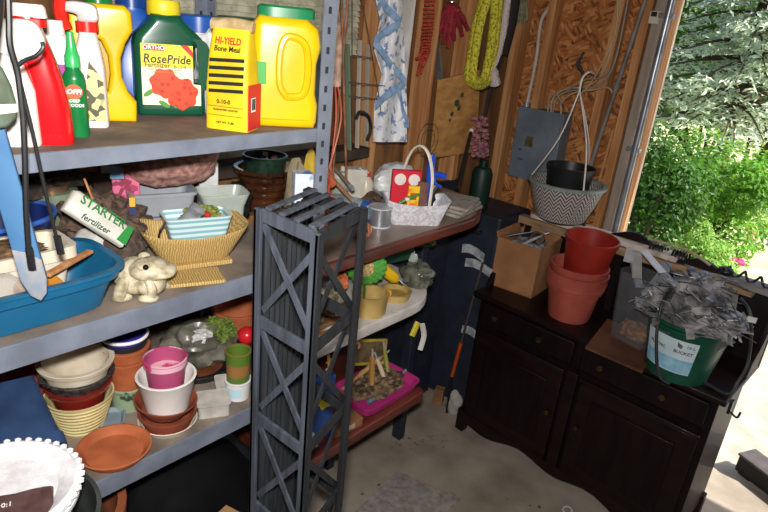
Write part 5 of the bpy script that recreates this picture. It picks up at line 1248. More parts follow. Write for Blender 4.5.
# blue and white cloth
X = -1.50
t = T('patterned_cloth', 'blue and white flowered cloth hanging in folds beside the window', 'cloth', (0, 0, 0))
fl = mat('blue_flower_print', 'dfe0e4', '7288ac', rough=.9, scale=38, detail=3, lo=.36, hi=.46)
ce = [((374, 400), -12), ((380, 402), 20), ((374, 404), 50), ((382, 406), 75), ((374, 407), 105), ((374, 406), 142)]
def clothpt(u, v):
    k = v*(len(ce)-1); i = min(int(k), len(ce)-2); f_ = k-i
    (l0, r0), y_0 = ce[i]; (l1, r1), y_1 = ce[i+1]
    l = l0+(l1-l0)*f_; r = r0+(r1-r0)*f_; y = y_0+(y_1-y_0)*f_
    return Px(l+(r-l)*u, y, X+.018*sin(u*9+v*6)+.02*sin(v*14))
O('fabric', sheet(BM(), clothpt, 18, 44, .003), fl, t)
lb_ = cloth('8fa9c9', '6f8fb6')
for q in ([(374, -8), (400, 22)], [(400, 22), (374, 40)], [(374, 42), (405, 82)], [(405, 82), (374, 105)], [(398, 88), (408, 125)]):
    n_ = 8; pts = [Px(q[0][0]+(q[1][0]-q[0][0])*k/n_, q[0][1]+(q[1][1]-q[0][1])*k/n_, X+.04) for k in range(n_+1)]
    b = BM(); sheet(b, lambda u, v: pts[min(int(round(u*n_)), n_)]+V((.004*sin(u*8), 0, (v-.5)*.028)), n_, 2, .003); O('blue_border', b, lb_, t)
O('peg', tube(BM(), [Px(388, -12, XS+.004), Px(388, -12, X+.01)], .006, 8), tin, t)
# white narrow board
P0, P1 = Px(410, -10, -1.52), Px(404, 132, -1.52)
plank('white_strip_board', 'narrow whitish board leaning between the blue cloth and the orange stud', P0, (P1.x-.05, P1.y, P1.z), .06, .012, mat('white_paint_board', 'cfccc8', 'aeaaa4', rough=.6, scale=6, detail=8))
# strings of red beads
X = XS+.012
t = T('red_bead_string', 'bunch of red beaded strings hanging on the orange stud', 'bead string', (0, 0, 0)); rb_ = mat('red_beads', 'b0402c', '7c2418', rough=.5, scale=80)
for k in range(6):
    b = BM(); R = random.Random(k); dx = -5+2*k; L_ = 82-6*abs(k-2)-R.uniform(0, 14)
    pts = smoothpts(PX([(430+dx*.8, -12), (428+dx, 25), (424+dx*.9, 55), (420+dx*.8, L_)], X+.003*k), 10)
    for p in pts: blob(b, p+V((0, R.uniform(-.003, .003), 0)), (.0055, .0055, .0055), 0, 1, 0, 1)
    O('strand', b, rb_, t)
O('nail', tube(BM(), [Px(430, -12, XS-.01), Px(430, -12, X+.01)], .003, 6), tin, t)
# red gloves (bunched fingers)
X = WX+.06; c_ = Px(452, 14, X)
t = T('garden_gloves', 'pair of dark red ribbed gloves hanging between the stud and the yellow rope', 'gloves', (0, 0, 0)); rg = mat('red_knit', 'a8283a', '5f141e', rough=.85, kind='wave', scale=90, bump=.5)
b = BM()
for k, (dx, dy) in enumerate(((-14, 30), (-9, 38), (-4, 42), (2, 34), (10, 30), (16, 24), (-15, 18))):
    tube(b, PX([(452, 6), (452+dx*.6, 6+dy*.45), (452+dx, 6+dy)], X+.006*(k % 3)), [.014, .013, .009], 10, 4)
blob(b, Px(452, 10, X), (.03, .045, .03), .2, 2, 3, 3); O('knit', b, rg, t)
O('nail', tube(BM(), [Px(452, 2, XW-.01), Px(452, 2, X+.03)], .003, 6), tin, t)
# grey bar
P0, P1 = Px(436, 36, XW+.02), Px(443, 108, XW+.02)
plank('grey_metal_bar', 'dull grey metal bar standing beside the orange stud beneath the gloves', P0, P1, .03, .012, mat('grey_bar', '8a8680', '5f5b56', rough=.5, metal=.4, scale=8), 'bar')
# plywood offcut
q = PX([(440, 80), (480, 70), (477, 152), (432, 158)], XS+.016)
ply = mat('plywood', 'b98a4e', '9a6c36', rough=.7, scale=5, detail=8, sv=(3, 3, 8))
b = BM(); f0 = [b.verts.new(x) for x in q]; f1 = [b.verts.new(x+V((-.012, 0, 0))) for x in q]
b.faces.new(f0); b.faces.new(f1[::-1])
for i in range(4): b.faces.new((f0[i], f0[(i+1) % 4], f1[(i+1) % 4], f1[i]))
t = T('plywood_offcut', 'tan plywood offcut with dark stencil marks fixed in the corner behind the rod', 'plywood', (0, 0, 0)); O('sheet', b, ply, t, smooth=False)
b = BM()
for x, y, s in ((462, 95, .012), (457, 103, .018), (459, 108, .014), (452, 114, .012), (450, 120, .008)): blob(b, Px(x, y, XS+.0165), (.0015, s, s*.9), .4, 3, x, 2)
O('stencil_mark', b, ink('2c3a28'), t)
# wire ring supports
t = T('wire_ring', 'thin dark wire plant ring hanging low on the wall behind the basket', 'plant support', (0, 0, 0)); X = XS+.02
for r_ in (17, 11):
    c_ = Px(428, 140, X); s_ = scl(c_); O('ring', tube(BM(), [c_+V((0, r_*s_*cos(a), r_*s_*sin(a))) for a in [2*pi*k/28 for k in range(28)]], .0014, 6, closed=True), wm, t)
O('stem', tube(BM(), PX([(428, 122), (428, 160)], X), .0014, 6), wm, t); O('nail', tube(BM(), [Px(428, 123, XW-.012), Px(428, 123, X+.004)], .002, 6), wm, t)
# yellow rope loop
X = WX+.12
t = T('yellow_rope', 'yellow-green braided rope hanging in a long loop in the corner', 'rope', (0, 0, 0)); yr = mat('yellow_rope', 'c9c23a', '6d6a1c', rough=.8, kind='voronoi', scale=95, bump=.8, lo=.15, hi=.6)
for i, off_ in enumerate((0, 1)):
    L_ = [(488+i*4, -12), (478+i*3, 20), (471+i*3, 60), (469+i*4, 78), (478, 85-i*4), (488-i*4, 78), (493-i*3, 50), (497-i*3, 15), (499-i*3, -12)]
    O('strand', tube(BM(), PX(L_, X+.02*i), .023-.004*i, 10, 6), yr, t)
b = BM(); tube(b, PX([(470, 84), (478, 90), (490, 86)], X), .006, 8, 4); O('black_lashing', b, blk, t)
O('nail', tube(BM(), [Px(494, -10, XS+.002), Px(494, -10, X+.03)], .004, 6), tin, t)
# white yarn
t = T('white_yarn', 'hank of white yarn hanging right beside the yellow rope', 'yarn', (0, 0, 0)); wy = mat('white_yarn', 'ddd0d2', 'a89a9e', rough=.9, kind='wave', scale=70, bump=.5)
O('hank', tube(BM(), PX([(509, -12), (505, 20), (500, 50), (495, 65)], X+.02), [.016, .017, .013, .010], 12, 5), wy, t)
O('tassel', tube(BM(), PX([(495, 63), (494, 74), (495, 84)], X+.02), [.008, .022, .026], 14, 4), wy, t)
O('nail', tube(BM(), [Px(508, -10, XW-.01), Px(508, -10, X+.02)], .004, 6), tin, t)
# black strap, olive mop
X = WX+.05
t = T('black_strap', 'wide black strap hanging behind the white yarn', 'strap', (0, 0, 0))
O('webbing', tube(BM(), PX([(516, -12), (512, 20), (503, 55)], X), .026, 10, 5, flat=.3), matte('221d1d'), t); O('tail', tube(BM(), PX([(503, 52), (492, 85), (484, 120)], X), [.010, .012, .010], 8, 5, flat=.4), matte('2b2120'), t)
O('nail', tube(BM(), [Px(515, -10, XW-.01), Px(515, -10, X+.01)], .004, 6), tin, t)
t = T('string_mop', 'olive-grey string mop head hanging at the top of the corner stud', 'mop', (0, 0, 0)); y_ = WY-.11
for k in range(9): O('strand', tube(BM(), [Py(516+k*.8, -12, y_), Py(513+k*1.7, 8, y_-.004*(k % 3)), Py(510+k*2.1, 24-(k % 3)*2, y_)], .008, 8, 4), mat('mop_yarn', '8f8c70', '6a6750', rough=.95, scale=60), t)
O('nail', tube(BM(), [Py(519, -11, WY-.08), Py(519, -11, y_-.01)], .004, 6), tin, t)
# dried pink flowers
t = T('dried_flowers', 'bunch of dusty pink dried flowers hanging in the corner above the green bottle', 'dried flowers', (0, 0, 0)); pm = mat('dusty_pink', 'a8727a', '6f4248', rough=.95, scale=70)
b = BM(); R = random.Random(5); X = -1.52
for k in range(80): blob(b, Px(R.uniform(473, 487), R.uniform(117, 156), X+R.uniform(0, .03)), (.013, .013, .011), .3, 3, k, 1)
O('blooms', b, pm, t); O('stem', tube(BM(), PX([(482, 112), (480, 140), (479, 160)], X), .004, 6, 3), wm, t); O('tie', tube(BM(), [Px(482, 114, XW-.01), Px(482, 114, X)], .003, 6), wm, t)

# ================================================================== ON THE BACK WALL
YS = WY-.086
def PY(pts, y): return [Py(x, yy, y) for x, yy in pts]
y_ = WY-.10
TL, TR, BL = Py(519, 106, y_), Py(565, 113, y_), Py(508, 175, y_)
pwid, phei = TR.x-TL.x, TL.z-BL.z
gm = mat('grey_panel_enamel', '6f7b88', '5d6874', rough=.45, scale=9)
t = T('electrical_panel', 'grey metal electrical panel fixed to the chipboard back wall', 'electrical panel', ((TL.x+TR.x)/2, y_+.05, (TL.z+BL.z)/2))
O('box', box(BM(), (0, 0, 0), (pwid, .10, phei)), gm, t, smooth=False, bev=.003)
dr = O('door', box(BM(), (0, -.054, 0), (pwid*.93, .008, phei*.95)), gm, t, smooth=False, bev=.002)
O('latch', box(BM(), (-pwid*.12, -.060, phei*.05), (.04, .006, .05)), mat('latch_metal', '8a7a5a', '5f523a', rough=.4, metal=.5), dr, bev=.001)
O('handle', tube(BM(), [(-pwid*.3, -.058, -phei*.08), (-pwid*.3, -.066, -phei*.08), (-pwid*.26, -.066, -phei*.08), (-pwid*.26, -.058, -phei*.08)], .003, 6), matte('2c3036'), dr)
O('sticker', box(BM(), (-pwid*.25, -.0585, -phei*.22), (.03, .001, .012)), matte('49525c'), dr)
t = T('white_conduit', 'thin white conduit running down to the top of the electrical panel', 'conduit', (0, 0, 0)); wc = plas('c2b8ac', .5)
pts = PY([(556, -14), (550, 6), (541, 22), (536, 60), (530, 108)], WY-.03)
pts[-1].y = y_+.03
O('pipe', tube(BM(), pts, .009, 10, 5), wc, t); O('connector', lathe(BM(), [(0, 0), (.016, 0), (.016, .02), (0, .02)], 14, c=(pts[-1].x, pts[-1].y, TL.z+.001)), tin, t)
t = T('cable_bundle', 'bundle of tan electrical cables curving out of the panel across the back wall', 'cables', (0, 0, 0)); cm = plas('b39a72', .5); cm2 = plas('8f8a80', .5)
for i, pt in enumerate(([(551, 112), (553, 98), (566, 89), (588, 86), (603, 72), (612, 45), (622, -12)], [(553, 112), (557, 98), (570, 91), (590, 89), (607, 78), (618, 50), (630, -12)], [(561, 114), (562, 102), (574, 93), (592, 90), (609, 88), (614, 100)], [(548, 112), (549, 100), (556, 94), (562, 104)], [(578, 96), (590, 84), (604, 60), (616, 30), (618, -12)], [(565, 92), (585, 80), (600, 78), (610, 70)])):
    pts = PY(pt, WY-.10-.006*i); O('cable', tube(BM(), pts, .0042, 8, 6), (cm, cm2)[i % 2], t)
t = T('cable_clamp', 'dark clamp knot where the planter wires hook onto the cables', 'clamp', (0, 0, 0))
hk = Py(583, 90, 2.66)
O('hook', tube(BM(), PY([(584, 52), (578, 64), (583, 74), (581, 92)], WY-.12), [.005, .009, .007, .005], 10, 5), matte('3a3838'), t)
# diagonal pipe
t = T('grey_pipe', 'long grey plastic pipe leaning diagonally against the back wall studs', 'pipe', (0, 0, 0)); P0, P1 = Py(650, -14, WY-.11), Py(585, 182, 2.72)
gp = mat('grey_pipe', '7f7770', '615a55', rough=.55, scale=12)
dn = (P1-P0).normalized(); P1b = P1+dn*.5
O('tube', tube(BM(), [P0, P1], .010, 12), gp, t); O('coupling', tube(BM(), [P0.lerp(P1, .45), P0.lerp(P1, .5)], .013, 12), gp, t)
t = T('thin_stick', 'short thin stick leaning on the wall right of the hanging planter', 'stick', (0, 0, 0)); O('stick', tube(BM(), PY([(613, 130), (598, 185)], WY-.1), .006, 8), pine, t)
# metal conduit on the jamb
t = T('metal_conduit', 'shiny metal conduit running down beside the doorway post', 'conduit', (0, 0, 0)); em = mat('galvanised', 'a5adb8', '7f8894', rough=.35, metal=.7, scale=12)
q = Py(645, 110, WY-.125); 
O('pipe', tube(BM(), [(q.x, q.y, .35), (q.x, q.y, 2.65)], .014, 14), em, t)
for yy in (16, 150): s_ = Py(668 if yy < 50 else 635, yy, q.y); O('strap', box(BM(), (q.x-.01, q.y+.012, s_.z), (.06, .03, .018)), em, t, bev=.002)
q2 = Py(660, 18, WY-.11)
t = T('junction_box', 'small white and dark junction box beside the metal conduit at the top', 'junction box', (q2.x-.02, WY-.11, q2.z)); O('box', box(BM(), (0, 0, 0), (.04, .035, .05)), wc, t, bev=.003); O('knob', box(BM(), (.0, -.02, .012), (.022, .012, .018)), blk, t)
# hanging planter
X0 = Py(566, 200, 2.60)
t = T('hanging_planter', 'grey herringbone hanging basket with white wires over the sideboard back', 'hanging basket', (X0.x-.012, 2.60, 1.105))
c0 = t.location; s_ = scl((c0.x, c0.y, 1.15)); rt_ = 37*s_; rb_ = 24*s_; hh = zfor((c0.x, c0.y), 181)-1.105
hb_ = bpy.data.materials.new('herringbone_weave'); hb_.use_nodes = True; N = hb_.node_tree.nodes; L = hb_.node_tree.links
tc = N.new('ShaderNodeTexCoord'); sx = N.new('ShaderNodeSeparateXYZ'); L.new(tc.outputs['Object'], sx.inputs[0])
def mth(op, a, b_=None):
    n = N.new('ShaderNodeMath'); n.operation = op
    for i, v in enumerate((a, b_)):
        if v is None: continue
        if isinstance(v, (int, float)): n.inputs[i].default_value = v
        else: L.new(v, n.inputs[i])
    return n.outputs[0]
ang_ = mth('ARCTAN2', sx.outputs['Y'], sx.outputs['X']); zig = mth('PINGPONG', mth('MULTIPLY', ang_, 10/(2*pi)*2), .5)
ph = mth('ADD', mth('MULTIPLY', sx.outputs['Z'], 52), mth('MULTIPLY', zig, 3.2)); st_ = mth('GREATER_THAN', mth('FRACT', ph), .52)
mx = N.new('ShaderNodeMix'); mx.data_type = 'RGBA'; L.new(st_, mx.inputs[0]); mx.inputs[6].default_value = lin('b5aea8'); mx.inputs[7].default_value = lin('4f4b4a')
L.new(mx.outputs[2], N['Principled BSDF'].inputs['Base Color']); N['Principled BSDF'].inputs['Roughness'].default_value = .6
O('basket', lathe(BM(), [(0, 0), (rb_*.8, 0), (rb_, .012), (rb_+(rt_-rb_)*.55, hh*.5), (rt_*.985, hh*.94), (rt_*.94, hh*.94), (rb_*.95, .02), (0, .02)], 64), hb_, t)
O('rim', lathe(BM(), [(rt_*.93, hh*.93), (rt_*1.03, hh*.93), (rt_*1.04, hh), (rt_*.98, hh*1.01), (rt_*.92, hh)  , (rt_*.93, hh*.93)], 64), mat('grey_green_rim', '8d9a94', '6f7c77', rough=.5), t)
hkz = zfor((c0.x+.0, c0.y), 92)-1.105
for k, a in enumerate((radians(200), radians(320), radians(80))):
    p = V((rt_*.96*cos(a), rt_*.96*sin(a), hh*.97)); O('wire', tube(BM(), [p, p.lerp(V((.02, 0, hkz)), .5)+V((0, 0, -.01)), (-.03, 0, hkz)], .0035, 8, 4), plas('d2cbc4', .4), t)
O('hanger_hook', tube(BM(), [(-.03, 0, hkz-.01), (-.03, .0, hkz+.05), (-.02, .03, hkz+.08), (-.03, .12, hkz+.07)], .005, 8, 4), plas('d2cbc4', .4), t)
t = T('black_pot', 'black nursery pot sitting inside the hanging basket', 'pot', (c0.x-.005, c0.y+.02, 1.105+.0205)); hp = zfor((c0.x, c0.y+.02), 166)-1.1255
O('body', pot(BM(), rb_*.72, 23*s_, hp, .004, .02), plas('1c1e20', .4), t)
# ================================================================== ON THE SIDEBOARD
ZS = SZ
A_, B2, C2 = Pz(490, 284, ZS), Pz(531, 299, ZS), Pz(561, 283, ZS)
wx_ = (B2-A_).length; wy_ = min((C2-B2).length, .24); ang_b = atan2((B2-A_).y, (B2-A_).x)
ex = (B2-A_).normalized(); ey = V((-ex.y, ex.x, 0)); ctr = A_+ex*wx_/2+ey*wy_/2
hb = zfor(B2, 250)-ZS
print('cardbox', wx_, wy_, hb, math.degrees(ang_b), ctr)
kb = mat('kraft_box', 'a87850', '8a5f3c', rough=.8, scale=7, detail=5)
t = T('cardboard_box', 'open brown cardboard box of odds and ends on the left of the sideboard', 'box', (ctr.x, ctr.y, ZS), ang_b)
b = BM(); t_ = .005
box(b, (0, 0, t_/2), (wx_, wy_, t_))
for s in (-1, 1): box(b, (s*(wx_/2-t_/2), 0, hb/2), (t_, wy_, hb)); box(b, (0, s*(wy_/2-t_/2), hb/2), (wx_-2*t_, t_, hb))
O('walls', b, kb, t, smooth=False)
b = BM(); box(b, (-wx_/2-.008, 0, hb+.008), (.003, wy_*.95, .03), Matrix.Rotation(-.35, 3, 'Y')); O('flap', b, kb, t, smooth=False)
b = BM(); box(b, (0, wy_/2+.004, hb+.004), (wx_*.9, .003, .025), Matrix.Rotation(-.3, 3, 'X')); O('flap', b, kb, t, smooth=False)
mB = Matrix.Translation((ctr.x, ctr.y, ZS)) @ Matrix.Rotation(ang_b, 4, 'Z')
one('grey_bag_liner', blob(BM(), (0, 0, 0), (wx_*.42, wy_*.42, .05), .35, 3, 4, 4), mat('grey_liner', '9a9ea4', '55585e', rough=.35, scale=26, bump=.5), mB @ V((0, 0, hb-.055)), 'crumpled grey bag liner filling the open cardboard box', 'bag', ang_b)
t = T('clay_cup', 'brown cup lying on the liner in the cardboard box', 'cup', mB @ V((.045, .01, hb+.0)), ang_b, rx=radians(70))
O('body', pot(BM(), .022, .03, .05, .003, .008), mat('dull_brown', '5c4a3c', '3c3028', rough=.6), t)
for i, (x, y, a, cc) in enumerate(((-.05, -.03, .5, '30343c'), (-.02, .05, -.6, '4a4e55'), (.03, -.05, 1.1, 'c0c4c8'), (0, .02, .1, '2c2a2a'))):
    t = T('small_tool', ('dark tool standing at the left of the cardboard box', 'grey tool poking from the back of the cardboard box', 'silver tool at the front of the cardboard box', 'black tool in the middle of the cardboard box')[i], 'tool', mB @ V((x, y, hb-.01)), ang_b+a, 'tools in the cardboard box')
    O('shaft', tube(BM(), [(-.05, 0, .0), (.0, 0, .02), (.05, 0, .035)], [.006, .007, .005], 8, 3), mat('tool_'+cc, cc, None, rough=.4, metal=.3), t); O('jaw', tube(BM(), [(.05, 0, .035), (.07, .01, .045)], .004, 8), tin, t)
# terracotta-coloured plastic pots
c, h, w = stand(566, 324, ZS, 262, 44)
R_ = 25*scl((c.x, c.y, ZS+.15)); zr = zfor(c, 270)-ZS
pp1 = mat('faded_pink_plastic', 'b0584a', '94453a', rough=.5, scale=8)
t = T('plastic_pot', 'faded pinkish-red plastic pot at the bottom of the sideboard stack', 'pot', (c.x, c.y, ZS))
rt2 = 30*scl((c.x, c.y, ZS+zr))
O('body', lathe(BM(), [(0, 0), (rt2*.68, 0), (rt2*.70, .004), (rt2*.86, zr*.62), (rt2*.93, zr*.63), (rt2*.95, zr*.70), (rt2*.97, zr*.71), (rt2*.965, zr*.78), (rt2*.99, zr*.79), (rt2*1.0, zr*.97), (rt2*1.02, zr), (rt2*.96, zr), (rt2*.66, .006), (0, .006)], 48), pp1, t)
t = T('plastic_pot', 'second pinkish plastic pot nested inside the bottom one', 'pot', (c.x+.002, c.y+.002, ZS+.028))
O('body', pot(BM(), rt2*.62, rt2*.93, zr, .004, .03), pp1, t)
c4 = V((c.x+.018, c.y+.01, ZS+.085)); zt_ = zfor(c4, 236)-c4.z; rt3 = 26.5*scl((c4.x, c4.y, c4.z+zt_))
t = T('plastic_pot', 'bright brick-red plastic pot at the top of the sideboard stack', 'pot', c4, rx=radians(2), ry=radians(2))
O('body', pot(BM(), rt3*.62, rt3*.97, zt_, .004, .018), mat('brick_red_plastic', '9c2a20', '7d2018', rough=.4, scale=8), t)
# board under the clear bag
pts = [Pz(585, 349, ZS), Pz(642, 374, ZS), Pz(662, 345, ZS), Pz(607, 321, ZS)]
b = BM(); f0 = [b.verts.new((p.x, p.y, ZS+.001)) for p in pts]; f1 = [b.verts.new((p.x, p.y, ZS+.012)) for p in pts]
b.faces.new(f0[::-1]); b.faces.new(f1)
for i in range(4): b.faces.new((f0[i], f0[(i+1) % 4], f1[(i+1) % 4], f1[i]))
t = T('brown_board', 'thin reddish-brown board lying on the sideboard between the red pots and the green bucket', 'board', (0, 0, 0)); O('panel', b, mat('brown_hardboard', '6b4430', '4a2d1f', rough=.6, scale=8, detail=8), t, smooth=False)
# clear box with stuff
c = Pz(624, 343, ZS+.012); hh = zfor(c, 278)-c.z
t = T('clear_bin', 'hazy clear plastic bin of odds and ends behind the green bucket', 'bin', (c.x+.01, c.y+.05, ZS+.0125), radians(-15))
b = BM(); loft(b, [(0, .15, .10, 8), (hh, .19, .13, 8), (hh, .182, .122, 8), (.004, .142, .092, 8)], 44); O('body', b, mat('hazy_bin', '9a9ea2', '7c8084', rough=.2, alpha=.10, scale=14), t, ang=40)
O('litter', blob(BM(), (0, 0, .04), (.065, .04, .04), .4, 3, 4, 3, -.035), mat('bin_litter', '9a6a44', '4a4438', rough=.9, scale=60), t)
bx = t.location.copy()
for i, (dx, dy, dz, a, tilt, cc, L_) in enumerate(((-.05, -.01, hh+.03, .5, .6, 'a9aaa8', .13), (.0, .02, hh+.05, 1.0, .3, 'd2d2ce', .14), (.05, .0, hh+.03, .2, .4, '8a8c8e', .12), (-.06, .03, hh-.01, .9, .8, '7c7f84', .14), (.03, -.02, hh-.02, -.4, .9, '8f9aa0', .11), (-.09, .0, hh+.055, .3, .25, 'b7b3ac', .1))):
    one('label_stake', box(BM(), (0, 0, 0), (.035, L_, .004), Matrix.Rotation(a, 3, 'Z') @ Matrix.Rotation(tilt, 3, 'X')), mat('stake_'+cc, cc, None, rough=.4, metal=.3), bx+V((dx, dy, dz)), ('dull grey plate poking out of the left of the clear bin', 'whitest plate standing in the clear bin', 'grey plate at the right of the clear bin', 'bluish grey plate low at the back left of the clear bin', 'pale plate low at the front of the clear bin', 'pale plate lying farthest left over the rim of the clear bin')[i], 'plate', 0, 'plates in the clear bin', smooth=False)
# green bucket
c, h, w = stand(671, 383, ZS, 320, 62, .5)
zt_ = zfor(c, 316)-ZS; rb2 = 29*scl((c.x, c.y, ZS)); rt4 = 40*scl((c.x, c.y, ZS+zt_))
t = T('green_bucket', 'dark green bucket with a blue and white label heaped with metal plant markers', 'bucket', (c.x, c.y, ZS), facecam(c))
gb_ = mat('green_bucket_plastic', '14533f', '0e3f30', rough=.35, scale=7)
O('body', lathe(BM(), [(0, 0), (rb2, 0), (rb2+.001, .004), (rb2+(rt4-rb2)*.86, zt_*.86), (rt4*1.0, zt_*.87), (rt4*1.0, zt_*.93), (rt4*.98, zt_*.935), (rt4*1.03, zt_*.97), (rt4*1.03, zt_), (rt4*.96, zt_), (rb2*.96, .006), (0, .006)], 56), gb_, t)
slope = (rt4-rb2)*.86/(zt_*.86)
a0, a1 = -1.05, .38
lb = O('label', arcpatch(BM(), rb2+.0022, a0, a1, zt_*.20, zt_*.80, slope), mat('bucket_label', 'cfe0e6', 'b5ccd6', rough=.5, scale=8), t)
O('blue_band', arcpatch(BM(), rb2+.0030, a0, a1, zt_*.22, zt_*.46, slope), mat('blue_print', '6fb0d4', '9fcbe0', rough=.5, scale=30), lb)
rm = rb2+slope*zt_*.6+.003
def bl_t(s, size, z, a, colr, sx=1):
    def f(v):
        R = rb2+slope*(z+v.y)+.0060+v.z; aa = a+v.x/rm; return V((R*sin(aa), -R*cos(aa), z+v.y))
    O('lettering', txt(BM(), s, size, sx=sx, bend=f), ink(colr), lb)
bl_t('PLASTIC', .017, zt_*.60, -.62, '4a3038'); bl_t('BUCKET', .017, zt_*.60, .06, '4a3038'); bl_t('10 L', .016, zt_*.72, .2, '3a6a5a')
bc_ = c.copy()
# heap of markers: too many to count
R = random.Random(17); b = BM(); b2 = BM()
zh = ZS+zt_
def dome(u):
    r = rt4*1.15*sqrt(R.random()); a = R.uniform(0, 2*pi); return V((r*cos(a), r*sin(a)*.9, (1-(r/(rt4*1.2))**2)*.19*u))
for k in range(260):
    q = dome(R.uniform(.5, 1)); rot = Euler((R.gauss(.25, .35), R.gauss(0, .35), R.uniform(0, pi))).to_matrix()
    s = R.choice(((.07, .035), (.08, .026), (.05, .04), (.06, .03), (.09, .012)))
    box(b, q, (s[0], s[1], .0025), rot)
for k in range(34):
    q = dome(R.uniform(.5, 1.1)); d_ = V((R.gauss(0, 1), R.gauss(0, 1), R.gauss(0, .35))).normalized()*.075
    tube(b2, [q-d_, q+V((0, 0, .02)), q+d_], .0018, 5, 3)
hp = T('plant_marker_heap', 'tangled heap of silvery plant markers and wires piled in the green bucket', 'plant markers', (c.x, c.y, zh-.02)); hp['kind'] = 'stuff'
O('markers', b, mat('marker_metal', 'b4b4b4', '4b4c50', rough=.45, metal=.3, kind='noise', scale=14, lo=.4, hi=.6), hp, smooth=False); O('wires', b2, mat('marker_wire', '9a9a9c', '4c4c50', rough=.35, metal=.7), hp)
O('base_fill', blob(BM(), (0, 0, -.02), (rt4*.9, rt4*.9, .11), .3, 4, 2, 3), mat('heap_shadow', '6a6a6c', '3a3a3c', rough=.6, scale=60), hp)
one('label_plate', box(BM(), (0, 0, 0), (.10, .06, .004), Euler((radians(50), radians(-6), radians(12))).to_matrix()), mat('plate_grey', '8f8f90', '6f6f72', rough=.4, metal=.4), bc_+V((.075, -.02, zt_+.10)), 'broad dark grey embossed plate on the right of the marker heap', 'plate', 0, smooth=False, bev=.001)
one('crushed_foil', blob(BM(), (0, 0, 0), (.055, .03, .03), .45, 4, 2, 4), mat('foil', 'b9b9bb', '77777a', rough=.3, metal=.6, scale=30, bump=.6), bc_+V((.02, -.05, zt_+.045)), 'crushed grey foil lump at the front of the marker heap', 'foil')
one('bent_white_tag', box(BM(), (0, 0, 0), (.03, .09, .003), Euler((radians(45), 0, radians(-35))).to_matrix()), matte('c9c8c4'), bc_+V((-.01, -.04, zt_+.075)), 'pale tag standing slanted in the front of the marker heap', 'tag', smooth=False)
one('white_price_tag', box(BM(), (0, 0, 0), (.03, .002, .02)), matte('d8d8d6'), bc_+V((.18, .0, zt_+.06)), 'small white tag dangling at the right of the marker heap', 'tag', .3, smooth=False)
# hoses around the bucket
t = T('black_hose', 'black cable looping over the front of the green bucket', 'hose', (0, 0, 0)); hm = mat('dark_hose', '3a3c40', '232528', rough=.45, scale=30)
yb = c.y-rt4-.012
O('tube', tube(BM(), [V((c.x-.08, c.y+.02, zh+.12)), V((c.x-.085, yb+.06, zh+.06)), V((c.x-.075, yb+.03, zh-.02)), V((c.x-.055, yb+.016, zh-.1)), V((c.x-.02, yb+.012, ZS+.03)), V((c.x+.02, yb+.02, ZS+.008))], .006, 10, 6), hm, t)
t = T('black_hose', 'black cable hanging down the right end of the sideboard', 'hose', (0, 0, 0))
E_ = sbp(SW+.012, .12, 0)
O('tube', tube(BM(), [V((c.x+.12, c.y+.06, zh+.10)), V((c.x+.17, c.y+.03, zh+.06)), V((E_.x-.01, E_.y-.02, ZS+.14)), V((E_.x-.015, E_.y-.06, ZS+.06)), V((E_.x-.03, E_.y-.08, ZS+.012)), V((c.x+.10, c.y-.02, ZS+.010))], .006, 10, 6), hm, t)
t = T('bucket_wire', 'thin wire arching over the marker heap from the lumber plank', 'wire', (0, 0, 0)); O('wire', tube(BM(), [V((c.x-.1, c.y+.15, 1.04)), V((c.x-.09, c.y+.08, 1.06)), V((c.x-.06, c.y, zh+.12)), V((c.x-.02, c.y-.04, zh+.08))], .0025, 6, 6), plas('8a8a86', .4), t)
# hook bracket at the sideboard end
t = T('black_bracket', 'small black hook bracket on the right end of the sideboard', 'bracket', sbp(SW+.0, .06, ZS-.04), sang); O('plate', box(BM(), (.006, 0, 0), (.010, .03, .05)), blk, t, bev=.002); O('hook', tube(BM(), [(.01, 0, -.02), (.035, 0, -.03), (.04, 0, -.005)], .004, 8, 4), blk, t)
# clutter: dark coils on the lumber
zl = 1.077
def coil(name, lab, p, q, r_, turns, th, mt):
    p, q = V(p), V(q); t = T(name, lab, 'cord', (0, 0, 0)); ax_ = (q-p); u = ax_.normalized().orthogonal().normalized(); w = ax_.normalized().cross(u)
    O('coil', tube(BM(), [p+ax_*(k/(turns*12))+(u*cos(k*pi/6)+w*sin(k*pi/6))*r_ for k in range(turns*12+1)], th, 6), mt, t); return t
Q = lambda k, dz: bk0.lerp(bk1, k)+V((0, .03, dz))
coil('coiled_cable', 'left bundle of black cord wrapped round the white board', Q(.60, 1.088), Q(.66, 1.090), .026, 5, .005, blk)
coil('coiled_cable', 'right bundle of black cord wrapped round the white board', Q(.69, 1.090), Q(.745, 1.092), .026, 5, .005, blk)
p, q = Py(728, 266, 2.60), Py(772, 281, 2.57)
gb2 = T('grey_board', 'grey board end lying on the back corner of the sideboard at the right', 'board', (0, 0, 0))
e0, e1 = sbp(SW-.20, SD-.06, 0), sbp(SW+.03, SD-.07, 0)
O('board', bar(BM(), V((e0.x, e0.y, 1.088)), V((e1.x, e1.y, 1.088)), .09, .02), mat('grey_board', '8f8a88', '6d6867', rough=.6, scale=10), gb2, smooth=False, bev=.002)
coil('black_spiral_cord', 'loose black spiral cord on the grey board at the right edge', V((e0.x, e0.y, 1.114)), V((e1.x+.05, e1.y-.02, 1.114)), .016, 5, .005, blk)
one('cable_tangle', blob(BM(), (0, 0, 0), (.03, .022, .018), .2, 3, 2, 3), blk, V((e0.x-.0, e0.y-.02, 1.114)), 'black lump of tangled cord at the left end of the spiral cord', 'cord')
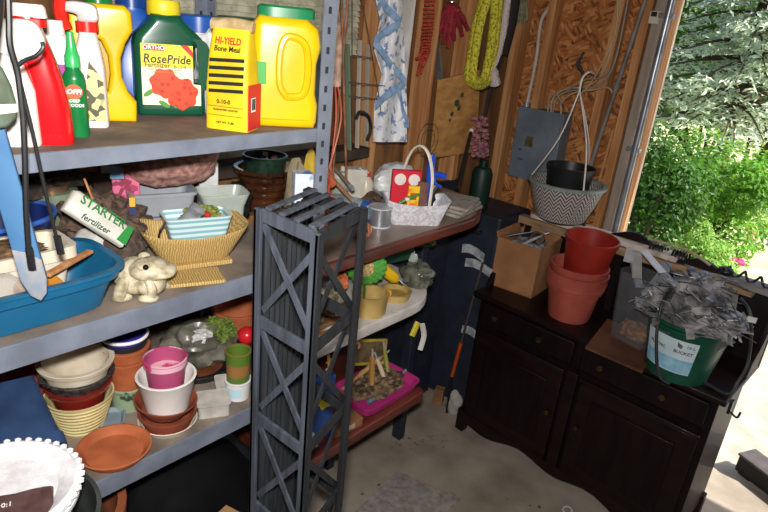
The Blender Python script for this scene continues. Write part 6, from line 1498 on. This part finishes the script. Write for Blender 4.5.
t = T('bent_branch', 'pale bent stick lying over the black cord bundles', 'stick', (0, 0, 0)); O('stick', tube(BM(), [Q(.58, 1.128), Q(.66, 1.130), Q(.73, 1.128), Q(.78, 1.118), Q(.83, 1.10)], .006, 8, 5), mat('pale_stick', 'b7a78c', '8f7f66', rough=.8), t)
# ================================================================== ON THE FLOOR
pts = [Pz(397, 472, 0), Pz(348, 520, 0), Pz(420, 540, 0), Pz(460, 500, 0)]
b = BM(); f0 = [b.verts.new((p.x, p.y, .001)) for p in pts]; f1 = [b.verts.new((p.x, p.y, .009)) for p in pts]
b.faces.new(f0); b.faces.new(f1[::-1])
for i in range(4): b.faces.new((f0[i], f1[i], f1[(i+1) % 4], f0[(i+1) % 4]))
t = T('floor_mat', 'dusty grey mat lying on the concrete floor', 'mat', (0, 0, 0)); O('mat', b, mat('dusty_mat', 'a8a09c', '877e7a', rough=.95, scale=40, detail=8, bump=.4), t, smooth=False)
t = T('wire_loop', 'small pale wire loop on the floor at the bottom edge', 'loop', Pz(567, 512, 0)); O('ring', tube(BM(), [(.02*cos(a), .016*sin(a), .004+.012*max(0, sin(a))) for a in [2*pi*k/20 for k in range(20)]], .0035, 8, closed=True), plas('d8d8d8', .3), t)
R = random.Random(3)
b = BM()
for k in range(70):
    x, y = (R.uniform(-1.35, -.4), R.uniform(1.3, 2.2)); 
    if k < 25: p = Pz(R.uniform(395, 450), R.uniform(436, 448), 0); x, y = p.x, p.y
    blob(b, (x, y, .003), (R.uniform(.003, .011), R.uniform(.003, .008), .003), .5, 3, k, 1)
t = O('floor_litter', b, mat('leaf_litter', 'a79a80', '4d4030', rough=.9, scale=30), None); tag(t, 'scattered bits of dry leaf litter on the concrete floor', 'litter', kind='stuff')
# ================================================================== LIGHT
W_ = bpy.data.worlds.new('sky'); SC.world = W_; W_.use_nodes = True
nt = W_.node_tree; bgd = nt.nodes['Background']
sk = nt.nodes.new('ShaderNodeTexSky'); sk.sky_type = 'NISHITA'; sk.sun_disc = False; sk.sun_elevation = radians(52); sk.sun_rotation = radians(80); sk.dust_density = 3
nt.links.new(sk.outputs[0], bgd.inputs['Color']); bgd.inputs['Strength'].default_value = .21
sl = bpy.data.lights.new('sun', 'SUN'); sl.energy = 8; sl.angle = radians(.6); sl.color = (1, .95, .87)
so = bpy.data.objects.new('sun', sl); COL.objects.link(so)
sd_ = V((.75, .10, 1.0)).normalized()      # towards the sun: along the shed front, high
so.rotation_euler = sd_.to_track_quat('Z', 'Y').to_euler(); so.location = (3, 3, 6)
fl_ = bpy.data.lights.new('camera_flash', 'AREA'); fl_.energy = 26.5; fl_.shape = 'RECTANGLE'; fl_.size = .07; fl_.size_y = .045; fl_.color = (1, .96, .92); fl_.spread = radians(150)
fo = bpy.data.objects.new('camera_flash', fl_); COL.objects.link(fo)
fo.matrix_world = co.matrix_world.copy(); fo.location = EYE-CD*.085-CF*.02
SC.view_settings.view_transform = 'Standard'; SC.view_settings.look = 'None'; SC.view_settings.gamma = 1; SC.view_settings.exposure = 0; SC.view_settings.use_curve_mapping = False
